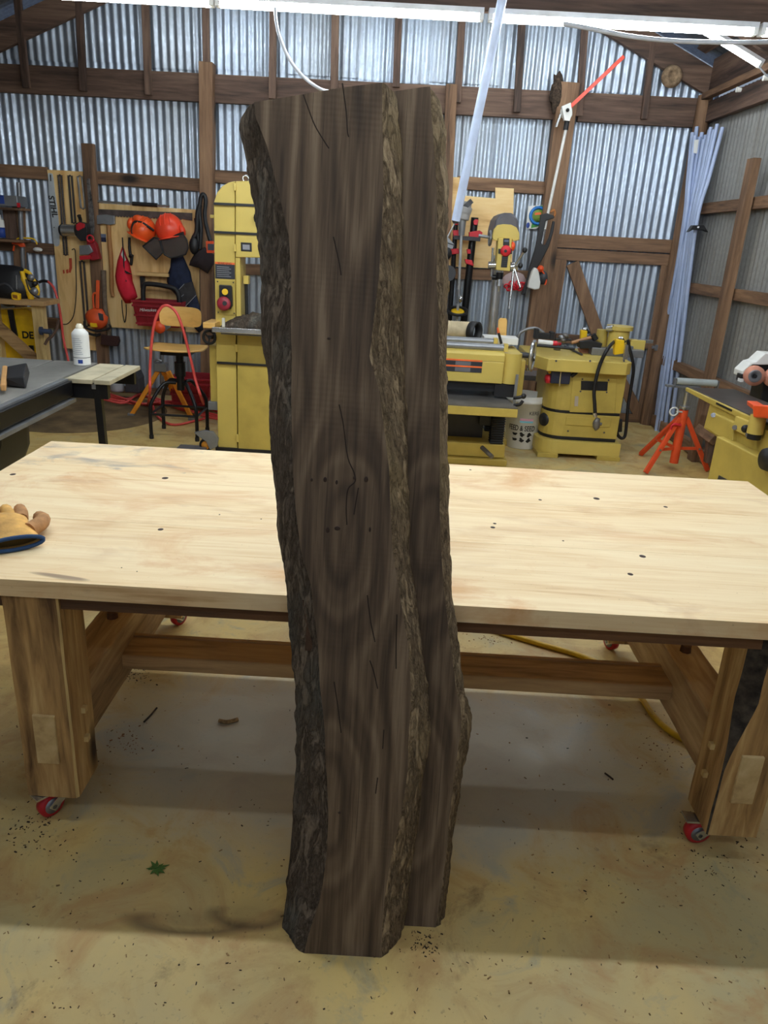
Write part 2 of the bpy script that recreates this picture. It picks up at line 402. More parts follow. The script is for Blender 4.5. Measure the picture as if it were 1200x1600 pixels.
# gable rafters, corner post
for sgn, xe in ((1, XR), (-1, XL)):
    xs = RIDGE_X; a = Vector((xs, YF - .06, roof_z(xs) - .16)); b = Vector((xe, YF - .06, roof_z(xe) - .16))
    MB().beam(a, b, 0.19, .05).build('rafter', dxm, wb, bevel=.004)
MB().cyl((2.53, YF - .08, 0), (2.53, YF - .08, 2.86), .068, .062, 14).build('corner_post', M_FR['z'], wb)

# ------------------------------------------------------------------ right wall
wr = structure('wall_right')
y = -3.4
while y < YW - .05:
    nw = min(9, int((YW - y) / PITCH_C))
    if nw < 1: break
    corr_sheet('corrugated_sheet', wr, (XR + .01 + .004 * (int(y * 10) % 2), y, 0), (0, 1, 0), (0, 0, 1), (-1, 0, 0), nw, 0, lambda u: 2.84, M_GALV_OLD)
    y += SW
XF = XR - AMP
def rbeam(name, parent, a, b, w, d, mat):
    a, b = Vector(a), Vector(b); off = Vector((-d / 2, 0, 0))
    return MB().beam(a + off, b + off, w, d, side=(1, 0, 0)).build(name, mat, parent, bevel=.004)
fy = M_FR['y']
rbeam('wall_plate', wr, (XF, 7.22, 2.73), (XF, -3.3, 2.70), .155, .05, M_FRD['y'])
rbeam('ledger', wr, (XF - .052, 7.22, 2.845), (XF - .052, -3.3, 2.845), .05, .06, fy)
rbeam('girt', wr, (XF, 7.25, 1.955), (XF, -3.3, 2.03), .085, .04, fy)
rbeam('girt', wr, (XF, 7.25, 1.31), (XF, -3.3, 1.40), .085, .04, fy)
rbeam('girt', wr, (XF, 7.25, .635), (XF, -3.3, .72), .085, .05, fy)
rbeam('girt', wr, (XF, 7.25, .06), (XF, -3.3, .06), .10, .05, fy)
for yy in (5.98, 3.2, 0.4, -2.4):
    rbeam('post', wr, (XF - .051, yy, 0.0), (XF - .051, yy, 2.26), .105, .06, fz)
for yy in (6.55, 6.1): MB().cyl((XF - .05, yy, 2.79), (XF - .085, yy, 2.79), .017, .02, 10).build('wire_insulator', M_WHT, wr, label='small white knob')
MB().box((XF - .05, -3.3, 2.865), (XR + .03, 7.25, 3.13)).build('eave_board', M_FRD['y'], wr)
# left wall (outside the frame, closes the shop)
wl = structure('wall_left')
y = -3.4
while y < YW - .05:
    nw = min(9, int((YW - y) / PITCH_C))
    if nw < 1: break
    corr_sheet('corrugated_sheet', wl, (XL - .02, y, 0), (0, 1, 0), (0, 0, 1), (1, 0, 0), nw, 0, lambda u: 2.8, M_GALV_OLD)
    y += SW
for z in (.7, 1.4, 2.0, 2.58): MB().box((XL, -3.3, z - .05), (XL + .045, YF - .05, z + .05)).build('girt', fy, wl)
MB().box((XL - .03, -3.3, 2.78), (XL + .04, 7.25, 2.95)).build('eave_board', M_FRD['y'], wl)

# ------------------------------------------------------------------ roof
ce = structure('ceiling')
for sgn in (1, -1):
    L = ((XR if sgn > 0 else -XL) + .06 - sgn * RIDGE_X); dv = Vector((sgn, 0, -PITCH)); nr = Vector((sgn * PITCH, 0, 1)).normalized()
    y = -3.4
    while y < YW + .1:
        corr_sheet('roof_sheet', ce, (RIDGE_X, y, RIDGE_Z + .06), (0, 1, 0), dv, -nr, 9, 0.0, lambda u, L=L: L, M_ROOF, seg=5)
        y += SW
    for i in range(5):                                # purlins under the sheets
        q = 0.12 + i * (L - .35) / 4; c0 = Vector((RIDGE_X, 0, RIDGE_Z)) + dv * q + Vector((0, 0, .025))
        MB().beam(c0 + Vector((0, -3.3, 0)), c0 + Vector((0, YF - .09, 0)), .085, .04, side=nr).build('purlin', M_FRD['y'], ce)
    for Y in (5.95, 4.05, 2.0, 0.0, -2.0):            # rafters
        xe = XR - .06 if sgn > 0 else XL + .06
        MB().beam((RIDGE_X, Y, roof_z(RIDGE_X) - .19), (xe, Y, roof_z(xe) - .19), .14, .045).build('rafter', dxm, ce)
MB().beam((XL + .05, 4.06, 2.66 + .004 * XL), (XR - .06, 4.06, 2.66 + .004 * XR), .14, .05).build('tie_beam', dxm, ce, bevel=.004)
for Y in (1.3, 2.48): MB().beam((XL + .05, Y, 2.70), (XR - .06, Y, 2.70), .14, .05).build('tie_beam', dxm, ce)

# ------------------------------------------------------------------ back door
d1 = structure('door_1')
def dbeam(name, pa, pb, wpx, dep=.035, yoff=.045, mat=fz): return wbeam(name, d1, pa, pb, wpx, dep, mat, yoff=yoff)
dbeam('header', (870, 376), (1063, 386), 18, .04, .003, fx)
dbeam('top_rail', (868, 397), (1058, 407), 15.5, .035, .006, fx)
dbeam('stile', (877, 406), (840, 640), 17, .035, .008)
dbeam('jamb', (1061, 398), (1018, 663), 12.5, .05, .003)
dbeam('stile', (1043, 415), (1003, 656), 16, .035, .008)
dbeam('mid_rail', (868, 528), (1028, 540), 13, .03, .010, fx)
dbeam('brace', (895, 411), (934, 521), 18, .03, .012)
dbeam('brace', (944, 545), (1000, 650), 16, .03, .012)
dbeam('bottom_rail', (850, 646), (1003, 655), 14, .03, .010, fx)
m = MB(); m.pbox(1019, 541, 1041, 545.5, 7.22, .02); m.pbox(1034, 537, 1040, 551, 7.215, .03); m.pbox(1024, 539, 1029, 548, 7.21, .03)
m.build('latch', M_GRY, d1, bevel=.002, label='grey steel slide latch')
# ------------------------------------------------------------------ work table
t = NT('pale_tabletop_wood')
oi = t.n('ShaderNodeObjectInfo'); cb = t.n('ShaderNodeCombineXYZ'); t.l(t.math('MULTIPLY', oi.outputs['Random'], 7.0), cb.inputs[0]); t.l(t.math('MULTIPLY', oi.outputs['Random'], 3.0), cb.inputs[1])
va = t.n('ShaderNodeVectorMath', operation='ADD'); t.l(t.co(), va.inputs[0]); t.l(cb.outputs[0], va.inputs[1])
def mapped(sc):
    mp = t.n('ShaderNodeMapping'); mp.inputs['Scale'].default_value = sc; t.l(va.outputs[0], mp.inputs[0]); return mp.outputs[0]
g = t.noise(mapped((.05, 1, 1)), 70, 6, .6, .5); b = t.noise(mapped((.14, 1, 1)), 8, 4, .55, .8); s = t.noise(mapped((.45, 1, 1)), 3.2, 5, .6, .6)
f = t.math('MULTIPLY_ADD', g, .45, t.math('MULTIPLY', b, .6))
c = t.ramp(f, [(.30, srgb(186, 144, 98)), (.41, srgb(222, 192, 146)), (.55, srgb(232, 208, 166)), (.75, srgb(238, 220, 184))])
c = t.mix(t.ramp(s, [(.55, (0, 0, 0)), (.72, (.55, .55, .55))]), c, srgb(186, 138, 88))
kn = t.noise(mapped((.30, 1, 1)), 9, 2, .4, .3); c = t.mix(t.ramp(kn, [(.735, (0, 0, 0)), (.78, (.7, .7, .7))]), c, srgb(96, 66, 56))
w0 = t.co((.55, 1, 1)); st1 = t.noise(w0, 2.3, 6, .65, 1.2); c = t.mix(t.ramp(st1, [(.53, (0, 0, 0)), (.68, (.7, .7, .7))]), c, srgb(206, 152, 100))
st2 = t.noise(t.co((.4, 1, 1), rot=(0, 0, .2)), 5.5, 4, .6, .8); c = t.mix(t.ramp(st2, [(.62, (0, 0, 0)), (.74, (.4, .4, .4))]), c, srgb(182, 140, 106))
sxy = t.n('ShaderNodeSeparateXYZ'); t.l(t.co(), sxy.inputs[0]); lf = t.ramp(sxy.outputs[0], [(0.0, (0, 0, 0)), (1.0, (0, 0, 0))]) if False else t.math('MULTIPLY', t.math('LESS_THAN', sxy.outputs[0], -.72), t.math('GREATER_THAN', sxy.outputs[1], .30))
bl = t.noise(t.co((.5, 1, 1)), 9, 5, .6, .8); c = t.mix(t.math('MULTIPLY', t.ramp(bl, [(.5, (0, 0, 0)), (.66, (.6, .6, .6))]), lf), c, srgb(128, 128, 134))
fl2 = t.noise(mapped((1, 1, 1)), 140, 2); c = t.mix(t.ramp(fl2, [(.70, (0, 0, 0)), (.78, (.35, .35, .35))]), c, srgb(120, 84, 58))
t.set(c, .62); t.bump(g, .1, .003); M_TOP = t.m
M_LEG = wood('oak_leg_wood', (84, 56, 30), (176, 138, 86), (226, 196, 138), 'z', fine=40, broad=5, stretch=9, rough=.7, bump=.3, knots=2.6)
M_BEAMY = wood('oak_beam_wood_y', (88, 66, 42), (166, 134, 94), (206, 178, 132), 'y', fine=40, broad=5, stretch=9, rough=.75, bump=.3, knots=2.2)
M_BEAMX = wood('oak_beam_wood_x', (110, 80, 50), (178, 142, 96), (206, 170, 118), 'x', fine=40, broad=5, stretch=9, rough=.75, bump=.2)
M_APR = wood('apron_wood', (62, 40, 24), (96, 64, 38), (120, 84, 52), 'x', fine=40, broad=5, stretch=9)
M_END = wood('end_grain', (150, 120, 76), (196, 168, 118), (216, 192, 144), 'y', fine=20, broad=9, stretch=.6, rough=.8, bump=.3)
M_SAP = wood('pale_sapwood', (160, 128, 76), (208, 180, 122), (222, 200, 146), 'z', fine=30, broad=5, stretch=8, rough=.7)
M_BARKL = paint('leg_bark', (66, 58, 50), .9, var=.5, scale=40, bump=.6)
wt = thing('work_table', 'long heavy timber work table with pale plank top on red casters', 'table', (0, 2.25, 0))
TX0, TX1, TY0, TY1, TZ = -1.34, 1.44, 1.645, 2.87, .76
ed = [1.645, 1.86, 2.06, 2.235, 2.45, 2.65, 2.87]
for i in range(6):
    MB().box((TX0, ed[i] + .0002, TZ - .046), (TX1, ed[i + 1] - .0002, TZ - .0003 * (i % 2))).build('top_board', M_TOP, wt, bevel=.0006)
MB().box((-.96, 1.672, .672), (1.10, 1.705, .7138)).build('apron', M_APR, wt)
MB().box((-.96, 2.81, .672), (1.10, 2.843, .7138)).build('apron', M_APR, wt)
def leg(x0, x1, y0, y1, rag, name='leg'):
    """square timber with a waney (bark) corner"""
    m = MB(); n = 26; ring = []
    zb, zt = .088, .7138
    for i in range(n + 1):
        z = zb + (zt - zb) * i / n
        w = (.006 + .004 * noise.noise(Vector((x0 * 7, z * 5, rag)))) if rag > 0 else max(.003, .026 * min(1, (z - .30) / .22) + .008 * noise.noise(Vector((x0 * 7, z * 7, rag))))
        xw = x0 if rag < 0 else x1
        j = lambda k: .002 * noise.noise(Vector((k, z * 9, rag + x0)))
        pts = [(x0 + j(1), y0 + j(2), z), (x1 + j(3), y0 + j(4), z), (x1 + j(5), y1, z), (x0 + j(6), y1, z)]
        if rag < 0: pts = [(x0 + w * 1.7, y0 + j(2), z), (x1 + j(3), y0 + j(4), z), (x1 + j(5), y1, z), (x0 + j(6), y1, z), (x0 + j(7), y0 + w, z)]
        else: pts = [(x0 + j(1), y0 + j(2), z), (x1 - w, y0 + j(4), z), (x1 + j(3), y0 + w * .8, z), (x1 + j(5), y1, z), (x0 + j(6), y1, z)]
        ring.append(pts)
    vs = [p for r in ring for p in r]; fs = []; mi = []
    for i in range(n):
        for k in range(5):
            fs.append((i * 5 + k, i * 5 + (k + 1) % 5, (i + 1) * 5 + (k + 1) % 5, (i + 1) * 5 + k))
    m.add(vs, fs, 0); m.add(ring[0][::-1], [(0, 1, 2, 3, 4)], 0); m.add(ring[-1], [(0, 1, 2, 3, 4)], 0)
    wi = 4 if rag < 0 else 1
    for q in range(n * 5):
        if q % 5 == wi: m.m[q] = 1
    return m.build(name, [M_LEG, M_BARKL if rag < 0 else M_SAP], wt)
LX = ((-.94, -.80), (.945, 1.085))
lg = {}
for s_, (x0, x1) in enumerate(LX):
    lg[s_, 0] = leg(x0, x1, 1.66, 1.80, -1 if s_ else 1); lg[s_, 1] = leg(x0, x1, 2.70, 2.84, 1 if s_ else -1)
for s_, (x0, x1) in enumerate(LX):
    xc = (x0 + x1) / 2
    m = MB(); n = 18
    def ringy(i):
        y = 1.795 + (2.705 - 1.795) * i / n; a = .012 * noise.noise(Vector((xc * 3, y * 4, 1))); b2 = .01 * noise.noise(Vector((xc * 5, y * 4, 5)))
        return [(xc - .058, y, .19 + b2), (xc + .058, y, .19 + b2), (xc + .058, y, .375 + a * .3), (xc - .058, y, .375 + a * .3)]
    vs = [p for i in range(n + 1) for p in ringy(i)]
    m.add(vs, [(i * 4 + k, i * 4 + (k + 1) % 4, (i + 1) * 4 + (k + 1) % 4, (i + 1) * 4 + k) for i in range(n) for k in range(4)])
    cr = m.build('cross_beam', M_BEAMY, wt, bevel=.006)
    for y in (2.17, 2.28): MB().cyl((xc, y, .37), (xc, y, .397), .019, .017, 8).build('peg_end', M_APR, cr)
    for yy, q in ((1.652, -1), (2.848, 1)):
        MB().box((xc - .03, yy, .205), (xc + .03, yy - q * .02, .36)).build('tenon_end', M_END, wt, bevel=.003, label='pale end-grain tenon')
    sx_ = x1 if s_ == 0 else x0; dq = 1 if s_ == 0 else -1
    for z in (.235, .33): MB().box((sx_ - dq * .01, 1.725, z - .009), (sx_ + dq * .012, 1.743, z + .009)).build('peg', M_SAP, wt, bevel=.002)
m = MB().box((-.815, 2.075, .243), (.96, 2.205, .296)); st = m.build('stretcher', M_BEAMX, wt, bevel=.004)
MB().box((-.815, 2.19, .296), (.96, 2.205, .301)).build('stretcher_lip', M_BEAMX, st)
def caster(x, y, ang):
    c = Vector((x, y, 0)); d = Vector((math.cos(ang), math.sin(ang), 0)); q = Vector((-d.y, d.x, 0)); w = c + d * .048 + Vector((0, 0, .037))
    cs = MB().box((x - .045, y - .045, .081), (x + .045, y + .045, .0885)).build('caster', M_SIL, wt, bevel=.002)
    MB().cyl(c + Vector((0, 0, .066)), c + Vector((0, 0, .082)), .024, seg=14).build('swivel', M_GRY, cs)
    m = MB()
    for sg in (1, -1):
        o = q * (sg * .021)
        m.prism([c + o + Vector((0, 0, .068)) + d * -.018, c + o + Vector((0, 0, .068)) + d * .03, w + o + d * .016 + Vector((0, 0, .006)), w + o + Vector((0, 0, -.014)), w + o - d * .018], q * (sg * .003))
    m.box((c - Vector((.022, .022, 0)) + Vector((0, 0, .063)))[:], (c + Vector((.022, .022, .068)))[:]); m.build('fork', M_SIL, cs)
    MB().lathe(w - q * .015, q, [(.0, 0), (.028, 0), (.036, .003), (.037, .015), (.036, .027), (.028, .03), (0, .03)], 24).build('wheel', M_RED, cs)
    m = MB().lathe(w - q * .0165, q, [(.0, 0), (.024, 0), (.024, .033), (0, .033)], 18).cyl(w - q * .024, w + q * .024, .007, seg=8); m.build('hub', M_GRY, cs)
    b0 = c + d * .04 + Vector((0, 0, .076))
    m = MB().prism([b0 - q * .018, b0 + q * .018, b0 + d * .055 + q * .022 + Vector((0, 0, .006)), b0 + d * .055 - q * .022 + Vector((0, 0, .006))], (0, 0, .006)); m.build('brake_lever', M_SIL, cs)
caster(-.87, 1.73, -2.2); caster(1.005, 1.735, math.pi * 1.02); caster(-.87, 2.77, 1.0); caster(1.015, 2.77, 2.0)
# knots in the tabletop: shallow dark plugs
m = MB()
for px, py, r in ((258, 747, 9), (251, 827, 7), (770, 824, 7), (844, 781, 5), (1040, 792, 6), (985, 897, 7), (1004, 869, 8), (20, 741, 7), (932, 779, 9), (735, 734, 3), (343, 804, 2.5), (408, 811, 2.5), (190, 887, 2), (214, 893, 2), (880, 845, 3), (773, 818, 5)):
    p = G(px, py, TZ); k = (p.y + .6) / 1170
    m.ell(p + Vector((0, 0, -.0004)), (r * k * .55, r * k * .62, .0012), nu=12, nv=4)
m.build('knots', paint('dark_knot', (56, 38, 34), .8, var=.3, scale=60), wt, label='dark knots in the planks')['kind'] = 'stuff'

# ------------------------------------------------------------------ walnut slabs
LEAN = math.radians(13.2); SA, CA = math.sin(LEAN), math.cos(LEAN); Y0S = 1.296
E_ = Vector((0, SA, CA)); N_ = Vector((0, -CA, SA))
def S(px, py, T):
    r = Vector(ray(px, py)); o = Vector((0, Y0S, 0)) - N_ * T
    tt = (o - Vector((0, 0, H))).dot(N_) / r.dot(N_); p = Vector((0, 0, H)) + r * tt
    return p.x, (p - o).dot(E_)
def SP(x, s, T): return Vector((0, Y0S, 0)) - N_ * T + E_ * s + Vector((x, 0, 0))
T1, T2 = .088, .160
TAB = [(-400, 0, 0, 0, 0, 0, 0)]
TAB = [  # y, L0, L1, R1, R2, R3, R4
 (133, 369, 394, 597, 617, 672, 684), (183, 371, 399, 597.5, 619, 674, 686), (233, 380, 418, 598, 624, 678, 691), (300, 393, 435, 599, 625, 683, 697), (367, 403, 451, 596, 627, 683, 697), (433, 408, 455, 592, 626, 682, 693),
 (480, 408.5, 454, 586, 626, 684, 693), (559, 414, 456, 577, 632, 686, 693), (607, 420, 455, 592, 633, 687, 694), (670, 424, 456, 600, 636, 687, 695), (733, 427.5, 457.5, 608, 636, 687, 695),
 (797, 434, 462, 610, 638, 687, 696), (860, 439, 470, 613, 636, 689, 696), (915, 446, 486, 622, 642, 693, 699), (1010, 454, 497, 638, 657, 704, 708), (1073, 462, 500, 642, 663, 712, 715),
 (1105, 463, 504, 642, 669, 720, 732), (1137, 464, 507, 639, 670, 721, 733), (1168, 463, 508, 638, 668, 716, 725), (1200, 462, 509, 637, 664, 712, 717), (1213, 460, 511, 636, 660, 710, 713), (1277, 457, 513, 626, 652, 702, 705), (1340, 452, 510, 611, 644, 697, 699),
 (1403, 447, 501, 601, 636, 688, 692), (1451, 440, 485, 597, 629, 680, 682), (1493, 440, 474, 596, 628, 679, 681)]
def curve(col, T):
    pts = sorted((S(r[col], r[0], T)[1], S(r[col], r[0], T)[0]) for r in TAB)
    ss = [p[0] for p in pts]; xs = [p[1] for p in pts]
    return lambda s: float(np.interp(s, ss, xs))
cL0, cL1, cR1, cR2 = curve(1, T1 - .012), curve(2, 0), curve(3, 0), curve(4, T1)
cB0 = curve(4, T1); cR3, cR4 = curve(5, T1), curve(6, T2)
def ytop(pts, T):
    q = sorted((S(x, y, T)) for x, y in pts); xs = [a for a, b in q]; ss = [b for a, b in q]
    return lambda x: float(np.interp(x, xs, ss))
top1 = ytop([(368, 181), (380, 166), (395, 160), (450, 151), (540, 136), (597, 129), (622, 138)], 0)
top2 = ytop([(560, 140), (620, 142), (672, 134), (686, 160)], T1)

t = NT('walnut_sawn_face')
uv = t.n('ShaderNodeUVMap'); uv.uv_map = 'slab'
sp = t.n('ShaderNodeSeparateXYZ'); t.l(uv.outputs[0], sp.inputs[0])
def vmap(sc, off=(0, 0, 0)):
    mp = t.n('ShaderNodeMapping'); mp.inputs['Scale'].default_value = sc; mp.inputs['Location'].default_value = off; t.l(uv.outputs[0], mp.inputs[0]); return mp.outputs[0]
w1 = t.noise(vmap((1, .25, 1)), 7, 3, .5, .3); w2 = t.noise(vmap((1, .04, 1)), 60, 6, .6, .3); w3 = t.noise(vmap((1, .3, 1)), 3, 4, .5, .5); w4 = t.noise(vmap((1, .02, 1)), 200, 3, .6, .2)
w5 = t.noise(vmap((1, .07, 1), (3, 1, 0)), 13, 4, .5, .6)
x_ = t.math('ADD', sp.outputs[0], t.math('MULTIPLY', t.math('SUBTRACT', w1, .5), .07))
dep_ = t.math('MULTIPLY_ADD', t.math('COSINE', t.math('MULTIPLY', t.math('SUBTRACT', t.math('MINIMUM', sp.outputs[1], 1.31), 1.0), 2 * math.pi / .62)), -.040, .055)
dep_ = t.math('MULTIPLY_ADD', t.math('MAXIMUM', t.math('SUBTRACT', sp.outputs[1], 1.31), 0.0), -.11, dep_)
dep_ = t.math('ADD', dep_, t.math('MULTIPLY', t.math('SUBTRACT', w3, .5), .075))
r_ = t.math('SQRT', t.math('ADD', t.math('MULTIPLY', x_, x_), t.math('MULTIPLY', dep_, dep_)))
rw = t.math('SINE', t.math('MULTIPLY', r_, 130.0)); rw2 = t.math('SINE', t.math('MULTIPLY', r_, 310.0))
f = t.math('MULTIPLY_ADD', rw, .056, t.math('MULTIPLY', w2, .60)); f = t.math('MULTIPLY_ADD', rw2, .024, f); f = t.math('MULTIPLY_ADD', w5, .34, f)
c = t.ramp(f, [(.28, srgb(56, 45, 35)), (.42, srgb(86, 70, 55)), (.52, srgb(108, 90, 71)), (.64, srgb(132, 113, 92))])
c = t.mix(t.ramp(w4, [(.58, (0, 0, 0)), (.70, (.6, .6, .6))]), c, srgb(58, 45, 36))
sm_ = t.math('MULTIPLY', sp.outputs[1], 1.0)
saw = t.math('SINE', t.math('MULTIPLY', t.math('ADD', sm_, t.math('MULTIPLY', sp.outputs[0], .03)), 520.0))
sawm = t.ramp(t.noise(vmap((.2, 1, 1)), 5, 3), [(.45, (0, 0, 0)), (.7, (1, 1, 1))])
hb = t.math('ADD', t.math('MULTIPLY', t.math('MULTIPLY', saw, sawm), .16), t.math('MULTIPLY', w2, .6))
t.set(c, .62, spec=.3); t.bump(hb, .28, .004); M_WAL = t.m
def bark_mat(name, dk, md, lt, grn=None):
    t = NT(name); a = t.noise(t.co((1, 1, .30)), 34, 8, .62, 1.1); b = t.noise(t.co((1, 1, .5)), 7, 5); c3 = t.noise(t.co((1, 1, .35)), 110, 5, .7, 1.0)
    rd = t.math('ABSOLUTE', t.math('SUBTRACT', a, .5)); f = t.math('MULTIPLY_ADD', a, .5, t.math('MULTIPLY', c3, .5))
    c = t.ramp(f, [(.34, srgb(*dk)), (.48, srgb(*md)), (.64, srgb(*lt))])
    if grn: c = t.mix(t.ramp(b, [(.48, (0, 0, 0)), (.66, (.75, .75, .75))]), c, srgb(*grn))
    c = t.mix(t.ramp(rd, [(.003, (.5, .5, .5)), (.022, (0, 0, 0))]), c, tuple(q * .5 for q in srgb(*dk)))
    hgt = t.math('ADD', t.math('MULTIPLY', t.math('MINIMUM', rd, .07), 6.0), t.math('MULTIPLY', c3, .5))
    t.set(c, .95, spec=.15); t.bump(hgt, .9, .012); return t.m
M_BK1 = bark_mat('dark_bark', (50, 43, 38), (96, 84, 73), (134, 120, 105), (104, 104, 98))
M_BK2 = bark_mat('tan_bark', (54, 45, 36), (132, 113, 90), (184, 162, 130), (158, 138, 104))
def slab(label, xl_o, xl_i, xr_i, xr_o, Ta, Tb, stop, u0, mats, knots=()):
    """flitch-sawn slab: sawn faces at depth Ta and Tb, bark edges flaring to the back"""
    global ORG
    t_ = thing('walnut_slab', label, 'slab', (xl_i(.0) * .5 + xr_i(.0) * .5, Y0S + Ta / CA, 0), 'leaning walnut slabs')
    n = 230; faceL = []; rows = []
    def srow(tt, x, T):
        s0 = T * SA / CA; return s0 + tt * (stop(x) - s0)
    def pt(tt, xf, T):
        s = srow(tt, xf(.9), T); s = srow(tt, xf(s), T); return SP(xf(s), s, T)
    def edge_strip(xi, xo, sg, nseg, seed, amp):
        m = MB(); vs = []; w = nseg + 1
        for i in range(n + 1):
            tt = i / n
            a, b = pt(tt, xi, Ta), pt(tt, xo, Tb)
            for k in range(w):
                q = k / nseg; p = a.lerp(b, q); bul = math.sin(q * math.pi) * .009 + (.0035 if 0 < k < nseg else 0)
                z = Vector((p.x * 22 + seed, p.y * 26, p.z * 9)); e = min(1, k / 2, (nseg - k) / 2 + .45) if 0 < k < nseg else (0 if k == 0 else .35)
                dn = noise.fractal(z, .9, 2.1, 5) * amp + abs(noise.noise(z * 3.1)) * amp * .8 + noise.noise(Vector((seed, p.z * 3.2, q))) * amp * .5
                end = min(1, (1 - tt) * 40 + .2)
                vs.append(p + Vector((sg, 0, 0)) * max(bul + dn * e * end, .0028 if 0 < k < nseg else 0.0) + N_ * (.004 * noise.noise(z * 1.7) if 0 < k < nseg else 0))
        m.add(vs, [((i * w + k), (i * w + k + 1), ((i + 1) * w + k + 1), ((i + 1) * w + k)) for i in range(n) for k in range(nseg)], 0, True)
        for base in (0, n * w):
            m.add([vs[base + k] for k in range(w)], [tuple(range(w))], 0)
        return m
    # sawn body
    m = MB(); nu = 14; vs = []; uvs = []
    for T in (Ta, Tb):
        for i in range(n + 1):
            tt = i / n; l, r = (xl_i, xr_i) if T == Ta else ((lambda s: xl_o(s) + .003), (lambda s: xr_o(s) - .003))
            a, b = pt(tt, l, T), pt(tt, r, T)
            for k in range(nu + 1):
                x = a.x + (b.x - a.x) * k / nu; s = srow(tt, x, T); vs.append(SP(x, s, T)); uvs.append((x - u0, s))
    w = nu + 1; N2 = (n + 1) * w; fs = []
    for i in range(n):
        for k in range(nu):
            fs.append((i * w + k, i * w + k + 1, (i + 1) * w + k + 1, (i + 1) * w + k)); fs.append(tuple(N2 + q for q in (i * w + k, (i + 1) * w + k, (i + 1) * w + k + 1, i * w + k + 1)))
        for k in (0, nu): fs.append((i * w + k, (i + 1) * w + k, N2 + (i + 1) * w + k, N2 + i * w + k))
    for k in range(nu):
        for i in (0, n): fs.append((i * w + k, i * w + k + 1, N2 + i * w + k + 1, N2 + i * w + k))
    m.add(vs, fs)
    ob = m.build('sawn_body', M_WAL, t_)
    ul = ob.data.uv_layers.new(name='slab')
    vi = np.empty(len(ob.data.loops), dtype=np.int32); ob.data.loops.foreach_get('vertex_index', vi)
    ul.data.foreach_set('uv', np.array(uvs, dtype=np.float32)[vi].ravel())
    edge_strip(xl_i, xl_o, -1, 14, 3.1 + u0, .007).build('bark_edge', mats[0], t_, label='dark grey bark edge')
    edge_strip(xr_i, xr_o, 1, 14, 9.7 + u0, .007).build('bark_edge', mats[1], t_, label='tan furrowed bark edge')
    return t_
s1 = slab('tall thick walnut slab leaning in front, wide cathedral grain between two bark edges', cL0, cL1, cR1, cR2, 0.0, T1, top1, S(545, 700, 0)[0], (M_BK1, M_BK2))
m = MB()
for px, py, rx, rz in ((487, 750, 2, 3), (508, 750, 3, 5), (526, 754, 2, 4), (554, 747, 2.5, 3), (572, 750, 3.5, 6), (512, 829, 3, 6), (527, 826, 5, 4), (578, 828, 2, 5), (514, 529, 3, 2), (531, 1270, 3, 2.5), (548, 760, 9, 2)):
    if (px, py) == (548, 760): continue
    x, s = S(px, py, 0); k = 1.6 / 1170
    m.ell(SP(x, s, 0), (rx * k, .0016, rz * k), nu=10, nv=6)
m.build('pin_knots', paint('walnut_knot', (58, 43, 36), .8), s1, label='row of small dark knots')['kind'] = 'stuff'
def crack(pts, r):
    m = MB(); ps = [SP(*S(x, y, 0), 0) for x, y in pts]
    m.tube(spline(ps, 3), r, 4, smoothpts=False); return m
MCR = paint('dark_check', (44, 33, 28), .95)
m = MB()
for pts in ([(535, 130), (538, 152), (541, 175), (543, 205), (545, 214)], [(474, 148), (482, 170), (492, 196), (505, 218), (514, 232)], [(530, 632), (536, 660), (541, 700), (545, 720), (553, 738), (555, 752), (544, 764), (541, 790), (542, 820)],
            [(560, 762), (556, 785), (553, 804)], [(574, 930), (579, 970), (586, 1003)], [(578, 1032), (584, 1050), (590, 1076)], [(620, 960), (619, 1010), (619, 1045)], [(522, 1065), (528, 1105), (533, 1145)], [(521, 370), (530, 410), (533, 430)], [(600, 1140), (598, 1170)], [(590, 1215), (587, 1240)]):
    ps = [SP(*S(x, y, 0), .0007) for x, y in pts]; m.tube(ps, .0016, 5)
m.build('drying_cracks', MCR, s1, label='thin dark drying cracks')['kind'] = 'stuff'
m = MB().prism([SP(*S(x, y, .024), .036) for x, y in ((473, 936), (488, 938), (490, 985), (496, 1016), (477, 1014), (480, 975))], N_ * .022)
m.build('bare_patch', paint('bare_brown_wood', (78, 54, 36), .85, var=.3, scale=25, bump=.4), s1, label='brown patch where the bark is missing')
_c2, _c3 = curve(2, T1), curve(3, T1)
cMID = lambda s: .62 * _c3(s) + .38 * _c2(s)
slab('narrower walnut slab standing behind the front one, showing along its right bark edge', cMID, cMID, cR3, cR4, T1 + .001, T2, top2, S(660, 700, T1)[0] + .03, (M_BK1, M_BK2))

